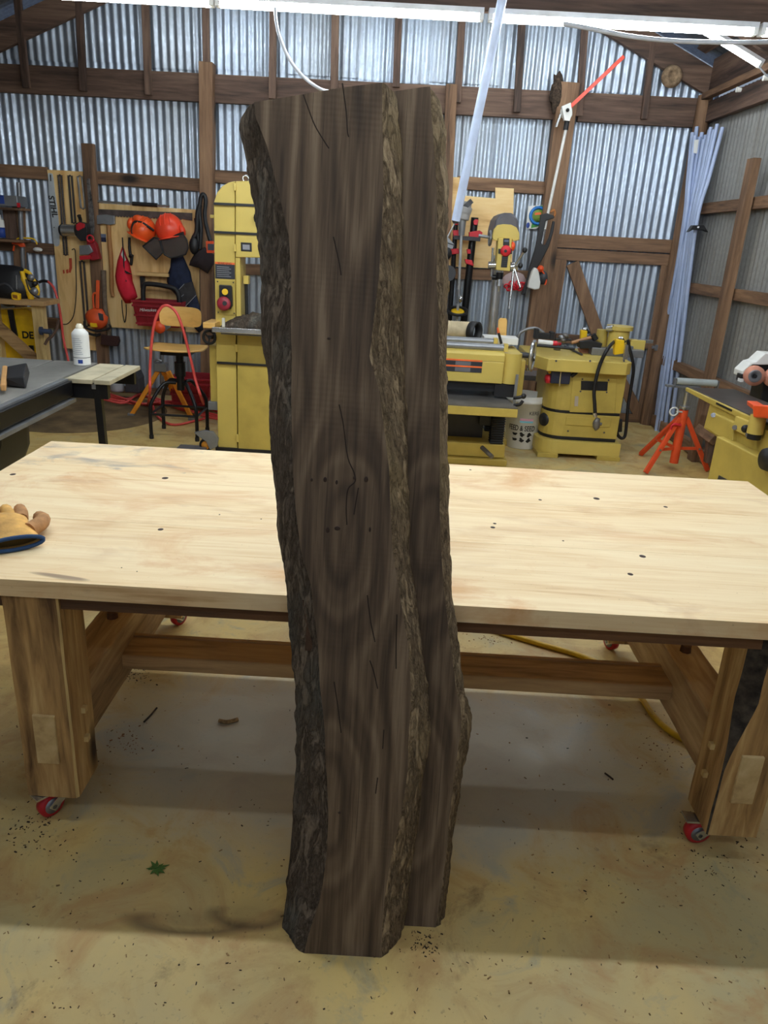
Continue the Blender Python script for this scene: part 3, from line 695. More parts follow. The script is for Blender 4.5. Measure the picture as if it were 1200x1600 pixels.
# ------------------------------------------------------------------ gloves on the table
M_GLV = paint('glove_leather', (206, 158, 84), .8, var=.3, scale=14, bump=.3)
M_GLD = paint('glove_leather_brown', (178, 130, 84), .85, var=.3, scale=20, bump=.3)
M_NAVY = paint('glove_blue_cuff', (32, 66, 108), .8)
def glove(label, o, yaw, z, group='leather gloves'):
    t_ = thing('work_glove', label, 'glove', o, group)
    Mz = Matrix.Rotation(yaw, 3, 'Z'); o = Vector(o)
    L = lambda x, y, zz: o + Mz @ Vector((x, y, zz))
    m = MB(); prof = [(0, .072, .016), (.03, .064, .021), (.07, .058, .026), (.11, .060, .028), (.15, .062, .027), (.18, .056, .022)]
    nu = 24; vs = []
    for (yy, w, h) in prof:
        for k in range(nu):
            a = 2 * math.pi * k / nu; cx, cz = math.cos(a), math.sin(a)
            wr_ = 1 + .09 * noise.noise(Vector((cx * 2, yy * 22, cz * 2 + yaw)))
            vs.append(L(w * cx * wr_, yy, h + .002 + h * wr_ * cz * .97))
    m.add(vs, [(i * nu + k, i * nu + (k + 1) % nu, (i + 1) * nu + (k + 1) % nu, (i + 1) * nu + k) for i in range(len(prof) - 1) for k in range(nu)], 0, True)
    m.add(vs[-nu:], [tuple(range(nu))], 0, True)
    pl = m.build('palm', M_GLV, t_, sub=1)
    for i, (x, ln) in enumerate(((-.045, .075), (-.015, .088), (.017, .082), (.046, .062))):
        MB().tube([L(x, .15, .028), L(x * 1.12, .18, .034), L(x * 1.2, .18 + ln * .6, .034), L(x * 1.24, .18 + ln, .020)], [.019, .019, .017, .016, .011], 10).build('finger', M_GLD if i % 2 else M_GLV, t_)
    MB().tube([L(.05, .06, .026), L(.085, .09, .030), L(.098, .13, .028), L(.094, .165, .022)], [.022, .021, .018, .012], 10).build('thumb', M_GLD, t_)
    ring = [L(.073 * math.cos(2 * math.pi * k / 28), -.003, .019 + .017 * math.sin(2 * math.pi * k / 28)) for k in range(29)]
    MB().tube(ring, .006, 6, smoothpts=False).build('cuff_binding', M_NAVY, t_, label='blue cuff binding')
    MB().add([L(.066 * math.cos(2 * math.pi * k / 28), .018, .019 + .014 * math.sin(2 * math.pi * k / 28)) for k in range(28)], [tuple(range(28))]).build('lining', paint('glove_lining', (92, 72, 26), .9), t_)
    return t_
p = G(20, 862, TZ)
glove('tan leather work glove with blue cuff lying on top at the table edge', (p.x + .004, p.y + .002, TZ + .004), .62, 0)
glove('yellow leather glove tucked under the blue-cuffed one', (p.x - .185, p.y - .052, TZ + .001), 1.9, 0)

# ------------------------------------------------------------------ yellow hose on the floor
M_HOSE = paint('yellow_hose', (206, 164, 20), .45, var=.15, scale=20)
pts = [G(x, y, .012) for x, y in ((600, 945), (660, 953), (720, 968), (790, 990), (850, 1008), (905, 1024), (955, 1046), (990, 1072), (1005, 1095), (1024, 1122), (1052, 1146), (1085, 1163), (1130, 1180), (1190, 1192), (1260, 1190))]
single(MB().tube(pts, .0115, 8), 'air_hose', M_HOSE, 'yellow hose snaking across the concrete beneath the work table', 'hose')
# ------------------------------------------------------------------ floor litter
M_CHIP = paint('wood_chips', (150, 120, 78), .9, var=.4, scale=60); M_BARKC = paint('bark_crumbs', (62, 48, 36), .95, var=.4, scale=60)
def litter(name, label, n, mat, region, smin, smax, seed):
    rnd = random.Random(seed); m = MB()
    for _ in range(n):
        px, py = region(rnd); p = G(px, py, 0); s = rnd.uniform(smin, smax); a = rnd.uniform(0, 6.28)
        M3 = Matrix.Rotation(a, 3, 'Z'); l, w, h = s * rnd.uniform(.6, 1.8), s * rnd.uniform(.3, .7), s * rnd.uniform(.12, .4)
        c8 = [p + M3 @ Vector((x * l * rnd.uniform(.6, 1), y * w * rnd.uniform(.6, 1), z)) for z in (.0002, h) for x, y in ((-.5, -.5), (.5, -.5), (.5, .5), (-.5, .5))]
        m.hexa(c8)
    o = single(m, name, mat, label, 'litter', org=(0, 2, 0)); o['kind'] = 'stuff'
def clus(cx, cy, rx, ry): return lambda r: (r.gauss(cx, rx), r.gauss(cy, ry))
litter('wood_chips', 'pale wood chips and crumbs scattered over the concrete floor', 300, M_CHIP, lambda r: (r.uniform(-20, 1220), r.uniform(1060, 1590)), .002, .008, 1)
litter('bark_crumbs', 'dark bark crumbs scattered over the concrete floor', 330, M_BARKC, lambda r: (r.uniform(-20, 1220), r.uniform(1060, 1590)), .0015, .006, 2)
for i, (cx, cy, rx, ry, n, w) in enumerate(((215, 1057, 14, 6, 60, 'by the left cross beam'), (195, 1160, 22, 14, 60, 'beside the left leg'), (55, 1300, 28, 18, 90, 'in front of the left caster'), (760, 998, 22, 5, 50, 'behind the stretcher near the yellow hose'),
                                            (660, 1474, 16, 12, 60, 'at the foot of the rear slab'), (1040, 1165, 22, 20, 60, 'beside the right leg under the table'), (1120, 1340, 50, 25, 70, 'in front of the right caster'))):
    litter('bark_litter', 'small heap of bark crumbs ' + w, n, M_BARKC if i % 2 == 0 else paint('red_clay_crumbs', (140, 92, 58), .95, var=.3, scale=50), clus(cx, cy, rx, ry), .002, .007, 10 + i)
def twig(label, pts, r, mat):
    single(MB().tube([G(x, y, r) for x, y in pts], r, 6), 'twig', mat, label, 'twig')
twig('thin dark twig on the floor under the table', [(225, 1128), (235, 1118), (245, 1106)], .0035, M_BARKC)
twig('pale broken stick on the floor under the table', [(342, 1126), (355, 1128), (372, 1124)], .007, M_CHIP)
twig('small dark splinter on the floor near the right leg', [(945, 1208), (952, 1213), (958, 1218)], .003, M_BARKC)
# green sprig
p = G(245, 1358, 0); t_ = thing('green_sprig', 'small green leafy sprig lying on the shaded floor', 'plant', p)
M_LEAF = paint('sprig_green', (70, 104, 40), .7)
for k in range(11):
    a = k * 2.4; l = random.uniform(.018, .034); d = Vector((math.cos(a), math.sin(a), .25)).normalized(); q = Vector((-d.y, d.x, 0)) * .0045
    MB().add([p + Vector((0, 0, .003)), p + d * l * .5 + q, p + d * l + Vector((0, 0, -.002)), p + d * l * .5 - q], [(0, 1, 2, 3)]).build('leaf', M_LEAF, t_, solid=.0012)
MB().tube([p + Vector((-.02, -.006, .003)), p + Vector((0, 0, .004)), p + Vector((.018, .01, .003))], .0016, 5).build('stem', M_LEAF, t_)
# ------------------------------------------------------------------ tool wall, left of the band saw
def zm(x0, y0, k): return lambda pts: [(x0 + a * k, y0 + b * k) for a, b in pts]
Z7, Z3, Z2, Z4, Z5 = zm(60, 250, .1936), zm(170, 290, .15), zm(0, 290, .1188), zm(0, 380, .2125), zm(180, 460, .2167)
YP = 7.284
def sheet(name, pts, Y, th, mat, label, cat, **kw): return single(MB().plate(pts, Y, th), name, mat, label, cat, **kw)
sheet('plywood_board', [(73.5, 265), (129.5, 268), (150.5, 548), (99, 544)], YP, .012, M_PLY, 'tall narrow plywood board behind the hanging saw bar and chains', 'board', bevel=.001)
sheet('plywood_board', [(151, 317), (311, 328), (312, 520), (167.5, 511)], YP, .012, M_PLY, 'wide plywood tool board behind the orange helmets', 'board', bevel=.001)
YT = 7.275
# guide bar with maker's name
t_ = thing('guide_bar', 'pale grey chainsaw guide bar with black maker lettering', 'saw bar', P(88, 386, YT))
MB().plate(Z7([(76, 112), (84, 104), (112, 110), (122, 150), (132, 250), (150, 370), (162, 480), (170, 600), (171, 672), (166, 690), (150, 698), (132, 694), (122, 675), (112, 560), (98, 400), (84, 250)]), YT, .005).build('bar_blade', paint('bar_grey', (196, 204, 210), .35, .3), t_, bevel=.001)
m = MB(); p0 = P(60 + 117 * .1936, 250 + 376 * .1936, YT - .0012); sc_ = 1 / 163.0
words(m, 'STIHL', .072, lambda a, b: p0 + Vector((b * 1.0 + a * .12, 0, -a * 1.0)), bold=.0022)
m.build('lettering', M_BLK, t_)
m = MB().plate(Z7([(92, 118), (101, 119), (104, 172), (96, 171)]), YT - .001, .002); m.build('adjuster_slot', M_BLK, t_)
MB().plate(circ((60 + 127 * .1936, 250 + 545 * .1936), .9, 8), YT - .001, .002).build('bolt_hole', M_BLK, t_)
def chain(label, a, b, wpx, mat, n=44):
    m = MB(); A, B = P(*a, YT), P(*b, YT); ax = (B - A).normalized(); sd = Vector((ax.z, 0, -ax.x)) ; w = wpx / 163 / 2; L = (B - A).length
    m.tube([A + sd * w + ax * .01] + [A + ax * (.01 - w * .8)] + [A - sd * w + ax * .01, B - sd * w - ax * .01] + [B - ax * (.01 - w * .8)] + [B + sd * w - ax * .01, A + sd * w + ax * .01], .0075, 6, smoothpts=False)
    for i in range(n):
        for sg in (1, -1):
            c = A.lerp(B, (i + .5) / n) + sd * (w + .006) * sg; m.beam(c - ax * L / n * .3, c + ax * L / n * .3, .011, .012)
    single(m, 'saw_chain', mat, label, 'chain', 'saw chains on the plywood board')
M_CHN = paint('chain_steel', (84, 78, 76), .5, .5, var=.3, scale=60)
chain('long saw chain loop hanging beside the pale guide bar', (93.5, 273), (103, 399), 3.4, M_CHN)
chain('dark saw chain loop hanging above the sharpener arm', (109.5, 274), (115.5, 349), 4.0, paint('chain_dark', (62, 58, 58), .55, .4))
chain('silver saw chain loop hanging beside the wall post', (124.5, 275), (130, 326), 5.5, paint('chain_silver', (150, 148, 146), .4, .7), 24)
sheet('guide_bar', Z7([(387, 160), (398, 146), (412, 150), (424, 260), (444, 400), (452, 560), (444, 600), (418, 602), (410, 500), (400, 330)]), 7.23, .006, paint('worn_bar', (120, 116, 114), .4, .6, var=.55, scale=22), 'old mottled chainsaw bar screwed to the wall post', 'saw bar', bevel=.001)
# sharpener
t_ = thing('chain_sharpener', 'red and silver electric chain sharpener with black knob on the tool wall', 'grinder', P(130, 370, 7.17))
A, B = P(98, 360, 7.17), P(119, 360, 7.17); MB().cyl(A, B, .052, seg=20).build('motor', M_SIL, t_, bevel=.003)
MB().cyl(P(94, 360, 7.17), A, .042, .058, 18).build('motor_cap', M_BLK, t_)
m = MB(); m.plate(Z7([(300, 512), (330, 498), (380, 515), (392, 560), (392, 650), (340, 655), (305, 620)]), 7.13, .09); m.build('grinder_body', M_BLK, t_, bevel=.004)
MB().plate(Z7([(303, 522), (330, 502), (372, 516), (372, 545), (318, 572), (303, 556)]), 7.12, .03).build('guard', M_RED, t_, bevel=.003)
MB().tube([P(126, 350, 7.15), P(125.5, 343, 7.15), P(123.5, 337, 7.13)], [.014, .016, .020], 10).build('handle', M_BLK, t_)
MB().plate(Z7([(385, 640), (430, 640), (460, 680), (492, 800), (420, 812), (400, 740)]), 7.15, .07).build('base', M_DRED, t_, bevel=.004)
MB().torus(P(141, 373, 7.12), (0, 1, 0), .030, .007, 18, 6).build('adjust_knob', M_RED, t_)
MB().plate(Z7([(328, 690), (410, 684), (440, 740), (400, 765), (330, 765)]), 7.13, .05).build('vise_plate', M_GRY, t_, bevel=.003)
MB().plate(Z7([(330, 775), (415, 768), (418, 800), (333, 808)]), 7.12, .05).build('vise_jaw', M_RED, t_, bevel=.003)
single(MB().tube([P(*q, 7.272) for q in Z7([(270, 725), (296, 730), (303, 900), (305, 1080), (285, 1250), (240, 1318), (195, 1325)])], .004, 6), 'power_cord', M_BLK, 'thin black cord hanging down the narrow plywood board', 'cord')
t_ = thing('red_mark', 'red painted strokes on the narrow plywood board', 'mark', P(108, 420, YP))
M_RMK = paint('red_paint_mark', (190, 74, 44), .7)
for q in (((246, 792), (268, 792), (272, 870), (258, 912), (244, 905), (250, 860)), ((196, 890), (208, 886), (212, 915), (200, 918)), ((222, 888), (240, 880), (242, 912), (226, 916))): MB().plate(Z7(q), YP - .0025, .0025).build('stroke', M_RMK, t_)
chain('long saw chain loop hanging below the red sharpener', (128, 408), (136, 510), 5.0, M_CHN)
t_ = thing('chainsaw', 'small orange chainsaw hung low on the tool wall', 'chainsaw', P(150, 500, 7.18))
m = MB().ell(P(151, 498, 7.18), (.10, .06, .095), nu=18, nv=12, fn=lambda p: p + Vector((.02 * noise.noise(p * 22), 0, .02 * noise.noise(p * 17)))); m.build('engine_cover', M_ORP, t_)
MB().tube([P(*q, 7.17) for q in Z7([(448, 1195), (440, 1110), (452, 1075), (478, 1090), (484, 1180)])], .010, 8).build('front_handle', M_ORP, t_)
MB().beam(P(153, 438, 7.17), P(152, 482, 7.17), .030, .02).build('rear_handle', M_ORP, t_, bevel=.004)
MB().pbox(141, 505, 151, 511, 7.12, .02).build('label_plate', M_BYEL, t_)
MB().plate([(153, 489), (160, 491), (161, 501), (155, 500)], 7.125, .02).build('starter_grille', M_DGR, t_, bevel=.003)
single(MB().tube([P(*q, 7.13) for q in Z7([(370, 1300), (372, 1340), (400, 1362), (480, 1380), (560, 1365), (582, 1345), (570, 1325)])], .010, 8).tube([P(*q, 7.15) for q in Z7([(385, 1385), (420, 1405), (470, 1415), (500, 1405)])], .012, 8), 'rubber_sling', M_RUB, 'black rubber sling looped under the orange chainsaw', 'strap')
t_ = thing('splitting_axe', 'long axe hung head down beside the orange chainsaw', 'axe', P(165, 530, 7.2))
MB().tube([P(*q, 7.215) for q in Z7([(525, 890), (528, 1000), (540, 1200), (566, 1345), (570, 1430)])], [.024, .022, .021, .022], 10).build('handle', paint('grey_handle', (112, 98, 82), .8, var=.2, scale=30), t_)
MB().plate(Z7([(505, 1410), (560, 1420), (640, 1428), (650, 1465), (635, 1505), (560, 1500), (500, 1490)]), 7.17, .05).build('head', paint('rust_dark', (64, 38, 36), .6, .3), t_, bevel=.006)
t_ = thing('felling_axe', 'axe with tan curved handle hanging below the two-man saw', 'axe', P(167, 400, 7.25))
MB().plate(Z7([(470, 445), (540, 440), (612, 450), (614, 518), (570, 525), (525, 515), (472, 520)]), 7.225, .035).build('head', M_GRY, t_, bevel=.004)
MB().tube([P(*q, 7.25) for q in Z7([(566, 520), (572, 640), (585, 800), (590, 950), (592, 1050), (600, 1098)])], [.020, .021, .019, .018, .022], 10).build('handle', paint('hickory', (170, 120, 68), .5), t_)
t_ = thing('blue_sticker', 'small dark blue square label stuck beside the axe handle', 'label', P(160, 375, YP))
MB().pbox(154.7, 365.5, 165.5, 371, YP - .003, .003).build('label_top', paint('lbl_grey', (110, 122, 150), .5), t_); MB().pbox(154.9, 371, 165.7, 378, YP - .003, .003).build('label_base', paint('lbl_navy', (24, 30, 62), .5), t_)
# two-man saw
top = Z3([(-160, 243), (870, 285)]); n = 60; m = MB(); pts = [top[0], top[1], (300.5, 345)]
for i in range(n + 1):
    q = i / n; x = 285 - q * 140; y = 342.5 - q * 6.5 + (1.6 if i % 2 else -.6); pts.append((x, y))
pts.append((146, 327))
sheet('crosscut_saw', pts, 7.262, .004, paint('saw_steel', (92, 80, 76), .5, .5, var=.3, scale=14), 'long rusty two-man crosscut saw hung across the plywood board', 'saw')
t_ = thing('bar_clamp', 'silver rod with black grip lying along the plywood top edge', 'tool', P(205, 318, 7.26))
MB().cyl(P(150, 314.5, 7.26), P(265, 322, 7.26), .010, seg=10).build('rod', M_SIL, t_); MB().cyl(P(207, 318, 7.26), P(246, 320.5, 7.26), .017, seg=12).build('grip', M_BLK, t_)
# vest / red cloth
M_CLO = paint('red_cloth', (252, 44, 72), .75, var=.08, scale=8)
t_ = thing('red_cloth_bag', 'bright red cloth bag hanging from a black cord on the tool board', 'bag', P(195, 430, 7.24))
poly = Z3([(138, 636), (158, 650), (185, 735), (215, 800), (235, 900), (250, 1000), (278, 1080), (300, 1160), (225, 1225), (172, 1226), (130, 1160), (98, 1090), (75, 1010), (66, 940), (78, 850), (90, 780), (112, 720)])
c0 = P(196.5, 425, 7.24); m = MB(); ring = [P(x, y, 7.265) for x, y in poly]; rows = [ring]
for q, dpt in ((.75, .03), (.45, .045), (.15, .05)): rows.append([c0.lerp(p, q) + Vector((0, .0 - dpt + .012 * noise.noise(Vector((p.x * 30, q * 4, p.z * 8))), 0)) for p in ring])
n = len(ring); vs = [p for r in rows for p in r] + [c0 - Vector((0, .05, 0))]
m.add(vs, [(i * n + k, i * n + (k + 1) % n, (i + 1) * n + (k + 1) % n, (i + 1) * n + k) for i in range(3) for k in range(n)] + [(3 * n + k, 3 * n + (k + 1) % n, 4 * n) for k in range(n)] + [tuple(range(n - 1, -1, -1))], 0, True)
m.build('cloth', M_CLO, t_)
MB().plate(Z3([(126, 720), (142, 672), (178, 775), (160, 790)]), 7.205, .01).build('white_patch', M_WHT, t_, bevel=.002)
MB().tube([P(*q, 7.20) for q in Z3([(142, 540), (148, 640), (155, 720), (160, 880), (182, 1000)])], .006, 6).build('cord', M_BLK, t_)
MB().tube([P(*q, 7.26) for q in Z3([(135, 1190), (145, 1330), (165, 1425), (182, 1330), (180, 1235)])], .004, 6).build('cord_loop', M_BLK, t_)
MB().plate(Z3([(160, 880), (235, 920), (240, 925), (180, 915)]), 7.19, .01).build('strap', M_BLK, t_)
single(MB().tube([P(*q, 7.265) for q in Z3([(215, 540), (215, 640), (228, 730), (240, 740), (232, 830)])], [.012, .014, .022, .014, .008], 8), 'black_strap', M_BLK, 'short black strap hanging between the red bag and the helmets', 'strap')
# helmets
M_HEL = paint('helmet_orange', (242, 92, 36), .3, var=.03); M_HEL2 = paint('helmet_red_orange', (250, 78, 48), .3, var=.03)
t = NT('visor_mesh'); t.set(srgb(70, 62, 60), .6); t.b.inputs['Alpha'].default_value = .72; M_VIS = t.m
def helmet(label, c, rx, rz, tilt, mat, muff, visor, band, brim):
    t_ = thing('forestry_helmet', label, 'helmet', P(*c, 7.17), 'orange helmets on the tool board')
    Mt = Matrix.Rotation(tilt, 3, 'Y'); o = P(*c, 7.17)
    MB().ell(o, (rx, .12, rz), M=Mt, nu=24, nv=14, z0=-.55).ell(o + Mt @ Vector((0, -.02, -rz * .5)), (rx * 1.03, .13, .012), M=Mt, nu=24, nv=6).build('shell', mat, t_)
    for q in (-.35, 0, .35): MB().tube([o + Mt @ Vector((rx * q, -.121 * math.cos(a) * math.sqrt(1 - q * q), rz * math.sin(a) * math.sqrt(1 - q * q) * 1.01)) for a in (.3, .6, .9, 1.2, 1.5)], .005, 6).build('ridge', mat, t_)
    for q in muff: MB().ell(P(*q[:2], 7.13), (q[2], .04, q[3]), M=Matrix.Rotation(q[4], 3, 'Y'), nu=16, nv=10).build('ear_muff', mat, t_)
    MB().tube([P(*q, 7.08) for q in band], .011, 8).build('head_band', M_BLK, t_)
    MB().plate(visor, 7.07, .004).build('visor', M_VIS, t_, label='dark mesh visor')
    MB().tube([P(*q, 7.068) for q in visor] + [P(*visor[0], 7.068)], .007, 6, smoothpts=False).build('visor_rim', M_BLK, t_)
helmet('orange helmet tilted with upturned ear muff and angular dark visor', Z3([(355, 470)])[0], .115, .125, .42, M_HEL, [(216, 342, .05, .034, .1), (204, 349, .03, .05, .2)],
       Z3([(355, 632), (470, 540), (520, 550), (570, 690), (495, 770)]), Z3([(245, 510), (245, 430), (270, 380), (340, 385), (400, 420), (470, 470)]), 0)
helmet('red-orange helmet with rounded grey mesh visor beside the tilted one', Z3([(635, 460)])[0], .125, .14, -.22, M_HEL2, [(285, 360, .026, .05, -.3)],
       Z3([(545, 565), (640, 545), (770, 495), (815, 570), (828, 650), (800, 715), (720, 745), (640, 752), (580, 720), (550, 650)]), Z3([(535, 560), (620, 555), (700, 520), (780, 490)]), 0)
# little shelf, tote, chaps
t_ = thing('wall_shelf', 'small wooden ledge on the plywood board under the helmets', 'shelf', P(240, 428, 7.24))
MB().pbox(213, 426.5, 263, 431.5, 7.17, .115).build('board', M_PLYX, t_, bevel=.001); MB().pbox(219, 432, 225, 450, 7.24, .04).build('bracket', M_BLK, t_)
def tote(label, x0, x1, ya, yb, Y, dep, tilt=.05, logo=True, handle=True, grp='red plastic totes'):
    t_ = thing('tote_crate', label, 'crate', P((x0 + x1) / 2, yb, Y), grp)
    a, b, c, d = P(x0, ya, Y), P(x1, ya + (x1 - x0) * tilt, Y), P(x1 - 2, yb + (x1 - x0) * tilt, Y), P(x0 + 2, yb, Y); th = .012
    xs0, xs1, zt, zb = min(a.x, d.x), max(b.x, c.x), a.z, d.z; q = .03
    m = MB(); o0 = [(xs0, Y, zt), (xs1, Y, zt), (xs1, Y + dep, zt), (xs0, Y + dep, zt)]; o1 = [(xs0 + q, Y + q, zb), (xs1 - q, Y + q, zb), (xs1 - q, Y + dep - q, zb), (xs0 + q, Y + dep - q, zb)]
    i0 = [(xs0 + th, Y + th, zt), (xs1 - th, Y + th, zt), (xs1 - th, Y + dep - th, zt), (xs0 + th, Y + dep - th, zt)]; i1 = [(xs0 + q + th, Y + q + th, zb + th), (xs1 - q - th, Y + q + th, zb + th), (xs1 - q - th, Y + dep - q - th, zb + th), (xs0 + q + th, Y + dep - q - th, zb + th)]
    fs = []
    for k in range(4):
        j = (k + 1) % 4; fs += [(k, j, 4 + j, 4 + k), (8 + k, 12 + k, 12 + j, 8 + j), (k, 8 + k, 8 + j, j)]
    fs += [(4, 5, 6, 7), (15, 14, 13, 12)]
    m.add(o0 + o1 + i0 + i1, fs); m.build('bin', M_DRED, t_, bevel=.003)
    W_, Hh = xs1 - xs0, zt - zb
    for z in (.97, .80, .42, .1): 
        f = (1 - z) * q; MB().box((xs0 + f - .008, Y + f - .012, zb + Hh * z - .008), (xs1 - f + .008, Y + f + .006, zb + Hh * z + .010)).build('rib', M_DRED, t_, bevel=.002)
    for k in range(5):
        xx = xs0 + W_ * (.08 + .21 * k); MB().beam((xx, Y + .0, zb + Hh * .8), (xx, Y + q * .9, zb + Hh * .1), .012, .018).build('rib', M_DRED, t_)
    if logo:
        m = MB(); o = Vector((xs0 + W_ * .34, Y - .012, zb + Hh * .66)); words(m, 'Milwaukee', .036, lambda u, v: o + Vector((u + v * .2, -.003, v * 1.1 + u * .05))); m.build('lettering', M_WHT, t_)
    if handle:
        m = MB().tube([(xs0 + .06, Y + dep * .5, zt - .02), (xs0 + .07, Y + dep * .5, zt + .11), (xs0 + .12, Y + dep * .5, zt + .14), (xs1 - .12, Y + dep * .5, zt + .12), (xs1 - .06, Y + dep * .5, zt + .07), (xs1 - .05, Y + dep * .5, zt - .02)], .022, 10); m.build('carry_handle', M_BLK, t_)
    return t_
tote('red plastic tote with black carry handle hung under the wall ledge', 206, 282, 469, 509, 6.97, .28, .0)
tote('red plastic tote standing on the floor behind the stool', 262, 328, 590, 634, 6.55, .34, .0, logo=False, handle=False)
t_ = thing('work_chaps', 'dark blue chaps with grey pocket hanging on the tool board', 'trousers', P(285, 460, 7.2))
def cloth_plate(name, pts, Y, th, mat, par, seed):
    ring = [P(x, y, Y) for x, y in pts]; c = sum(ring, Vector()) / len(ring); n = len(ring); m = MB(); vs = list(ring)
    for q in (.8, .5, .2): vs += [c.lerp(p, q) + Vector((0, -th * (1 - q * q) - .012 * noise.noise(Vector((p.x * 14 + seed, q * 3, p.z * 6))), 0)) for p in ring]
    vs.append(c - Vector((0, th, 0)))
    m.add(vs, [(i * n + k, i * n + (k + 1) % n, (i + 1) * n + (k + 1) % n, (i + 1) * n + k) for i in range(3) for k in range(n)] + [(3 * n + k, 3 * n + (k + 1) % n, 4 * n) for k in range(n)] + [tuple(range(n - 1, -1, -1))], 0, True)
    return m.build(name, mat, par)
M_DEN = paint('dark_denim', (36, 46, 74), .85, var=.25, scale=18); M_DEN2 = paint('grey_patch_cloth', (58, 56, 58), .85, var=.25, scale=18)
cloth_plate('cloth', Z3([(648, 745), (700, 725), (770, 722), (800, 790), (850, 900), (870, 1000), (905, 1110), (950, 1270), (985, 1500), (940, 1535), (890, 1480), (860, 1300), (790, 1268), (740, 1215), (690, 1130), (625, 1060), (605, 1000), (612, 930), (640, 850)]), 7.205, .035, M_DEN, t_, 1)
MB().plate(Z3([(700, 1115), (790, 1020), (870, 1000), (910, 1140), (795, 1262)]), 7.15, .012).build('pocket', M_DEN2, t_, bevel=.003)
for a, b in (((700, 1115), (785, 1025)), ((735, 1172), (780, 1135)), ((795, 1262), (910, 1140))): MB().beam(P(*Z3([a])[0], 7.148), P(*Z3([b])[0], 7.148), .005, .003).build('seam', paint('seam_grey', (150, 152, 158), .8), t_)
# bag on post
t_ = thing('tool_bag', 'dark canvas bag with long black straps hung on the wall post', 'bag', P(315, 410, 7.1))
cloth_plate('bag_body', Z3([(905, 690), (1000, 640), (1095, 720), (1092, 820), (1030, 918), (940, 860), (835, 830), (850, 780)]), 7.14, .07, paint('bag_brown', (44, 34, 38), .9, var=.2), t_, 4)
for q, r in ((Z3([(950, 660), (960, 450), (945, 280), (960, 120), (990, 95), (1010, 160), (1000, 330), (1040, 520), (1080, 640)]), .018), (Z3([(890, 650), (880, 560), (915, 480), (925, 300), (950, 200)]), .022), (Z3([(915, 640), (930, 560), (905, 340)]), .016)): MB().tube([P(*k, 7.13) for k in q], r, 8).build('strap', M_BLK, t_)
MB().ell(P(303, 384, 7.12), (.045, .04, .075), nu=12, nv=8).build('pouch', M_BLK, t_)
t_ = thing('gauge', 'small orange framed gauge hanging in front of the wall post', 'gauge', P(328, 392, 7.06)); MB().beam(P(322.5, 386, 7.06), P(334.5, 386, 7.06), .10, .02).build('case', M_ORG, t_, bevel=.004)
MB().pbox(324.5, 381, 334, 391, 7.045, .012).build('dial_face', paint('gauge_face', (60, 66, 76), .4), t_)

# ------------------------------------------------------------------ corner bench on the left
YB = 6.75
t_ = thing('tool_bench', 'rough timber bench holding tools in the corner behind the table saw', 'bench', P(40, 600, YB))
zt = P(60, 470, YB - .15).z; xr = P(72, 470, YB - .15).x
MB().box((XL + .06, YB - .2, zt - .04), (xr, YB + .13, zt)).build('bench_top', M_BEAMX, t_, bevel=.004)
for yy, dx in ((YB - .14, 0), (YB + .02, .48)): MB().box((xr - .14 - dx, yy, 0), (xr - .05 - dx, yy + .09, zt - .04)).build('post', M_SAP, t_, bevel=.004)
MB().beam(P(-14, 500, YB - .02), P(58, 566, YB - .02), .10, .04).build('brace', M_BEAMX, t_, bevel=.003)
t_ = thing('yellow_machine_case', 'yellow power tool case with black lettering under the corner bench', 'case', P(20, 590, YB + .1))
m = MB().plate([(-60, 486), (40, 482), (50, 488), (55, 505), (60, 592), (-55, 600)], YB + .10, .18); m.build('case_body', M_BYEL, t_, bevel=.01)
m = MB(); o = P(43.5, 524, YB + .098); words(m, 'DE', .085, lambda u, v: o + Vector((u, -.002, v)), bold=.003); m.build('lettering', M_BLK, t_)
MB().pbox(45, 540, 52, 552, YB + .08, .02).build('latch', M_BLK, t_, bevel=.003); MB().beam(P(16, 484, YB + .085), P(24, 526, YB + .085), .045, .02).build('strap', M_BLK, t_)
t_ = thing('black_tool_bag', 'black open tool bag on the corner bench with yellow tape', 'bag', P(15, 466, YB))
m = MB().ell(P(14, 446, YB), (.24, .13, .17), nu=20, nv=12, fn=lambda p: p * (1 + .18 * noise.noise(p * 9))); m.build('bag_body', M_BLK, t_)
MB().tube([P(*q, YB - .12) for q in Z2([(0, 1310), (60, 1290), (130, 1330), (180, 1400)])], .012, 8).build('bag_handle', M_DGR, t_)
MB().cyl(P(25.5, 430, YB - .13), P(26, 452, YB - .13), .006, seg=8).build('zip_pull', M_GRY, t_)
t_ = thing('tape_measure', 'bright yellow tape measure lying on the corner bench', 'tape', P(22, 467, YB - .17))
MB().plate(Z2([(140, 1420), (160, 1402), (245, 1425), (248, 1500), (232, 1522), (150, 1490)]), YB - .19, .05).build('case', M_BYEL, t_, bevel=.006); MB().plate(Z2([(165, 1432), (225, 1445), (225, 1490), (170, 1475)]), YB - .194, .005).build('label_plate', paint('tape_label', (150, 90, 30), .5), t_)
t_ = thing('grinder_tool', 'yellow and grey handheld saw standing on the corner bench end', 'power tool', P(48, 466, YB))
MB().tube([P(*q, YB - .05) for q in Z2([(290, 1125), (310, 1220), (350, 1330), (400, 1450), (410, 1495)])], [.020, .026, .028, .026, .022], 10).build('body', M_BYEL, t_)
MB().tube([P(*q, YB - .04) for q in Z2([(320, 1115), (385, 1150), (430, 1210), (470, 1290), (500, 1370), (495, 1440)])], [.016, .014, .016, .012], 8).build('handle', M_BYEL, t_)
for q, r in (((410, 1210), .03), ((460, 1290), .022), ((455, 1390), .036)): MB().ell(P(*Z2([q])[0], YB - .05), (r, r, r), nu=12, nv=8).build('gear_head', M_GRY if r > .025 else M_BLK, t_)
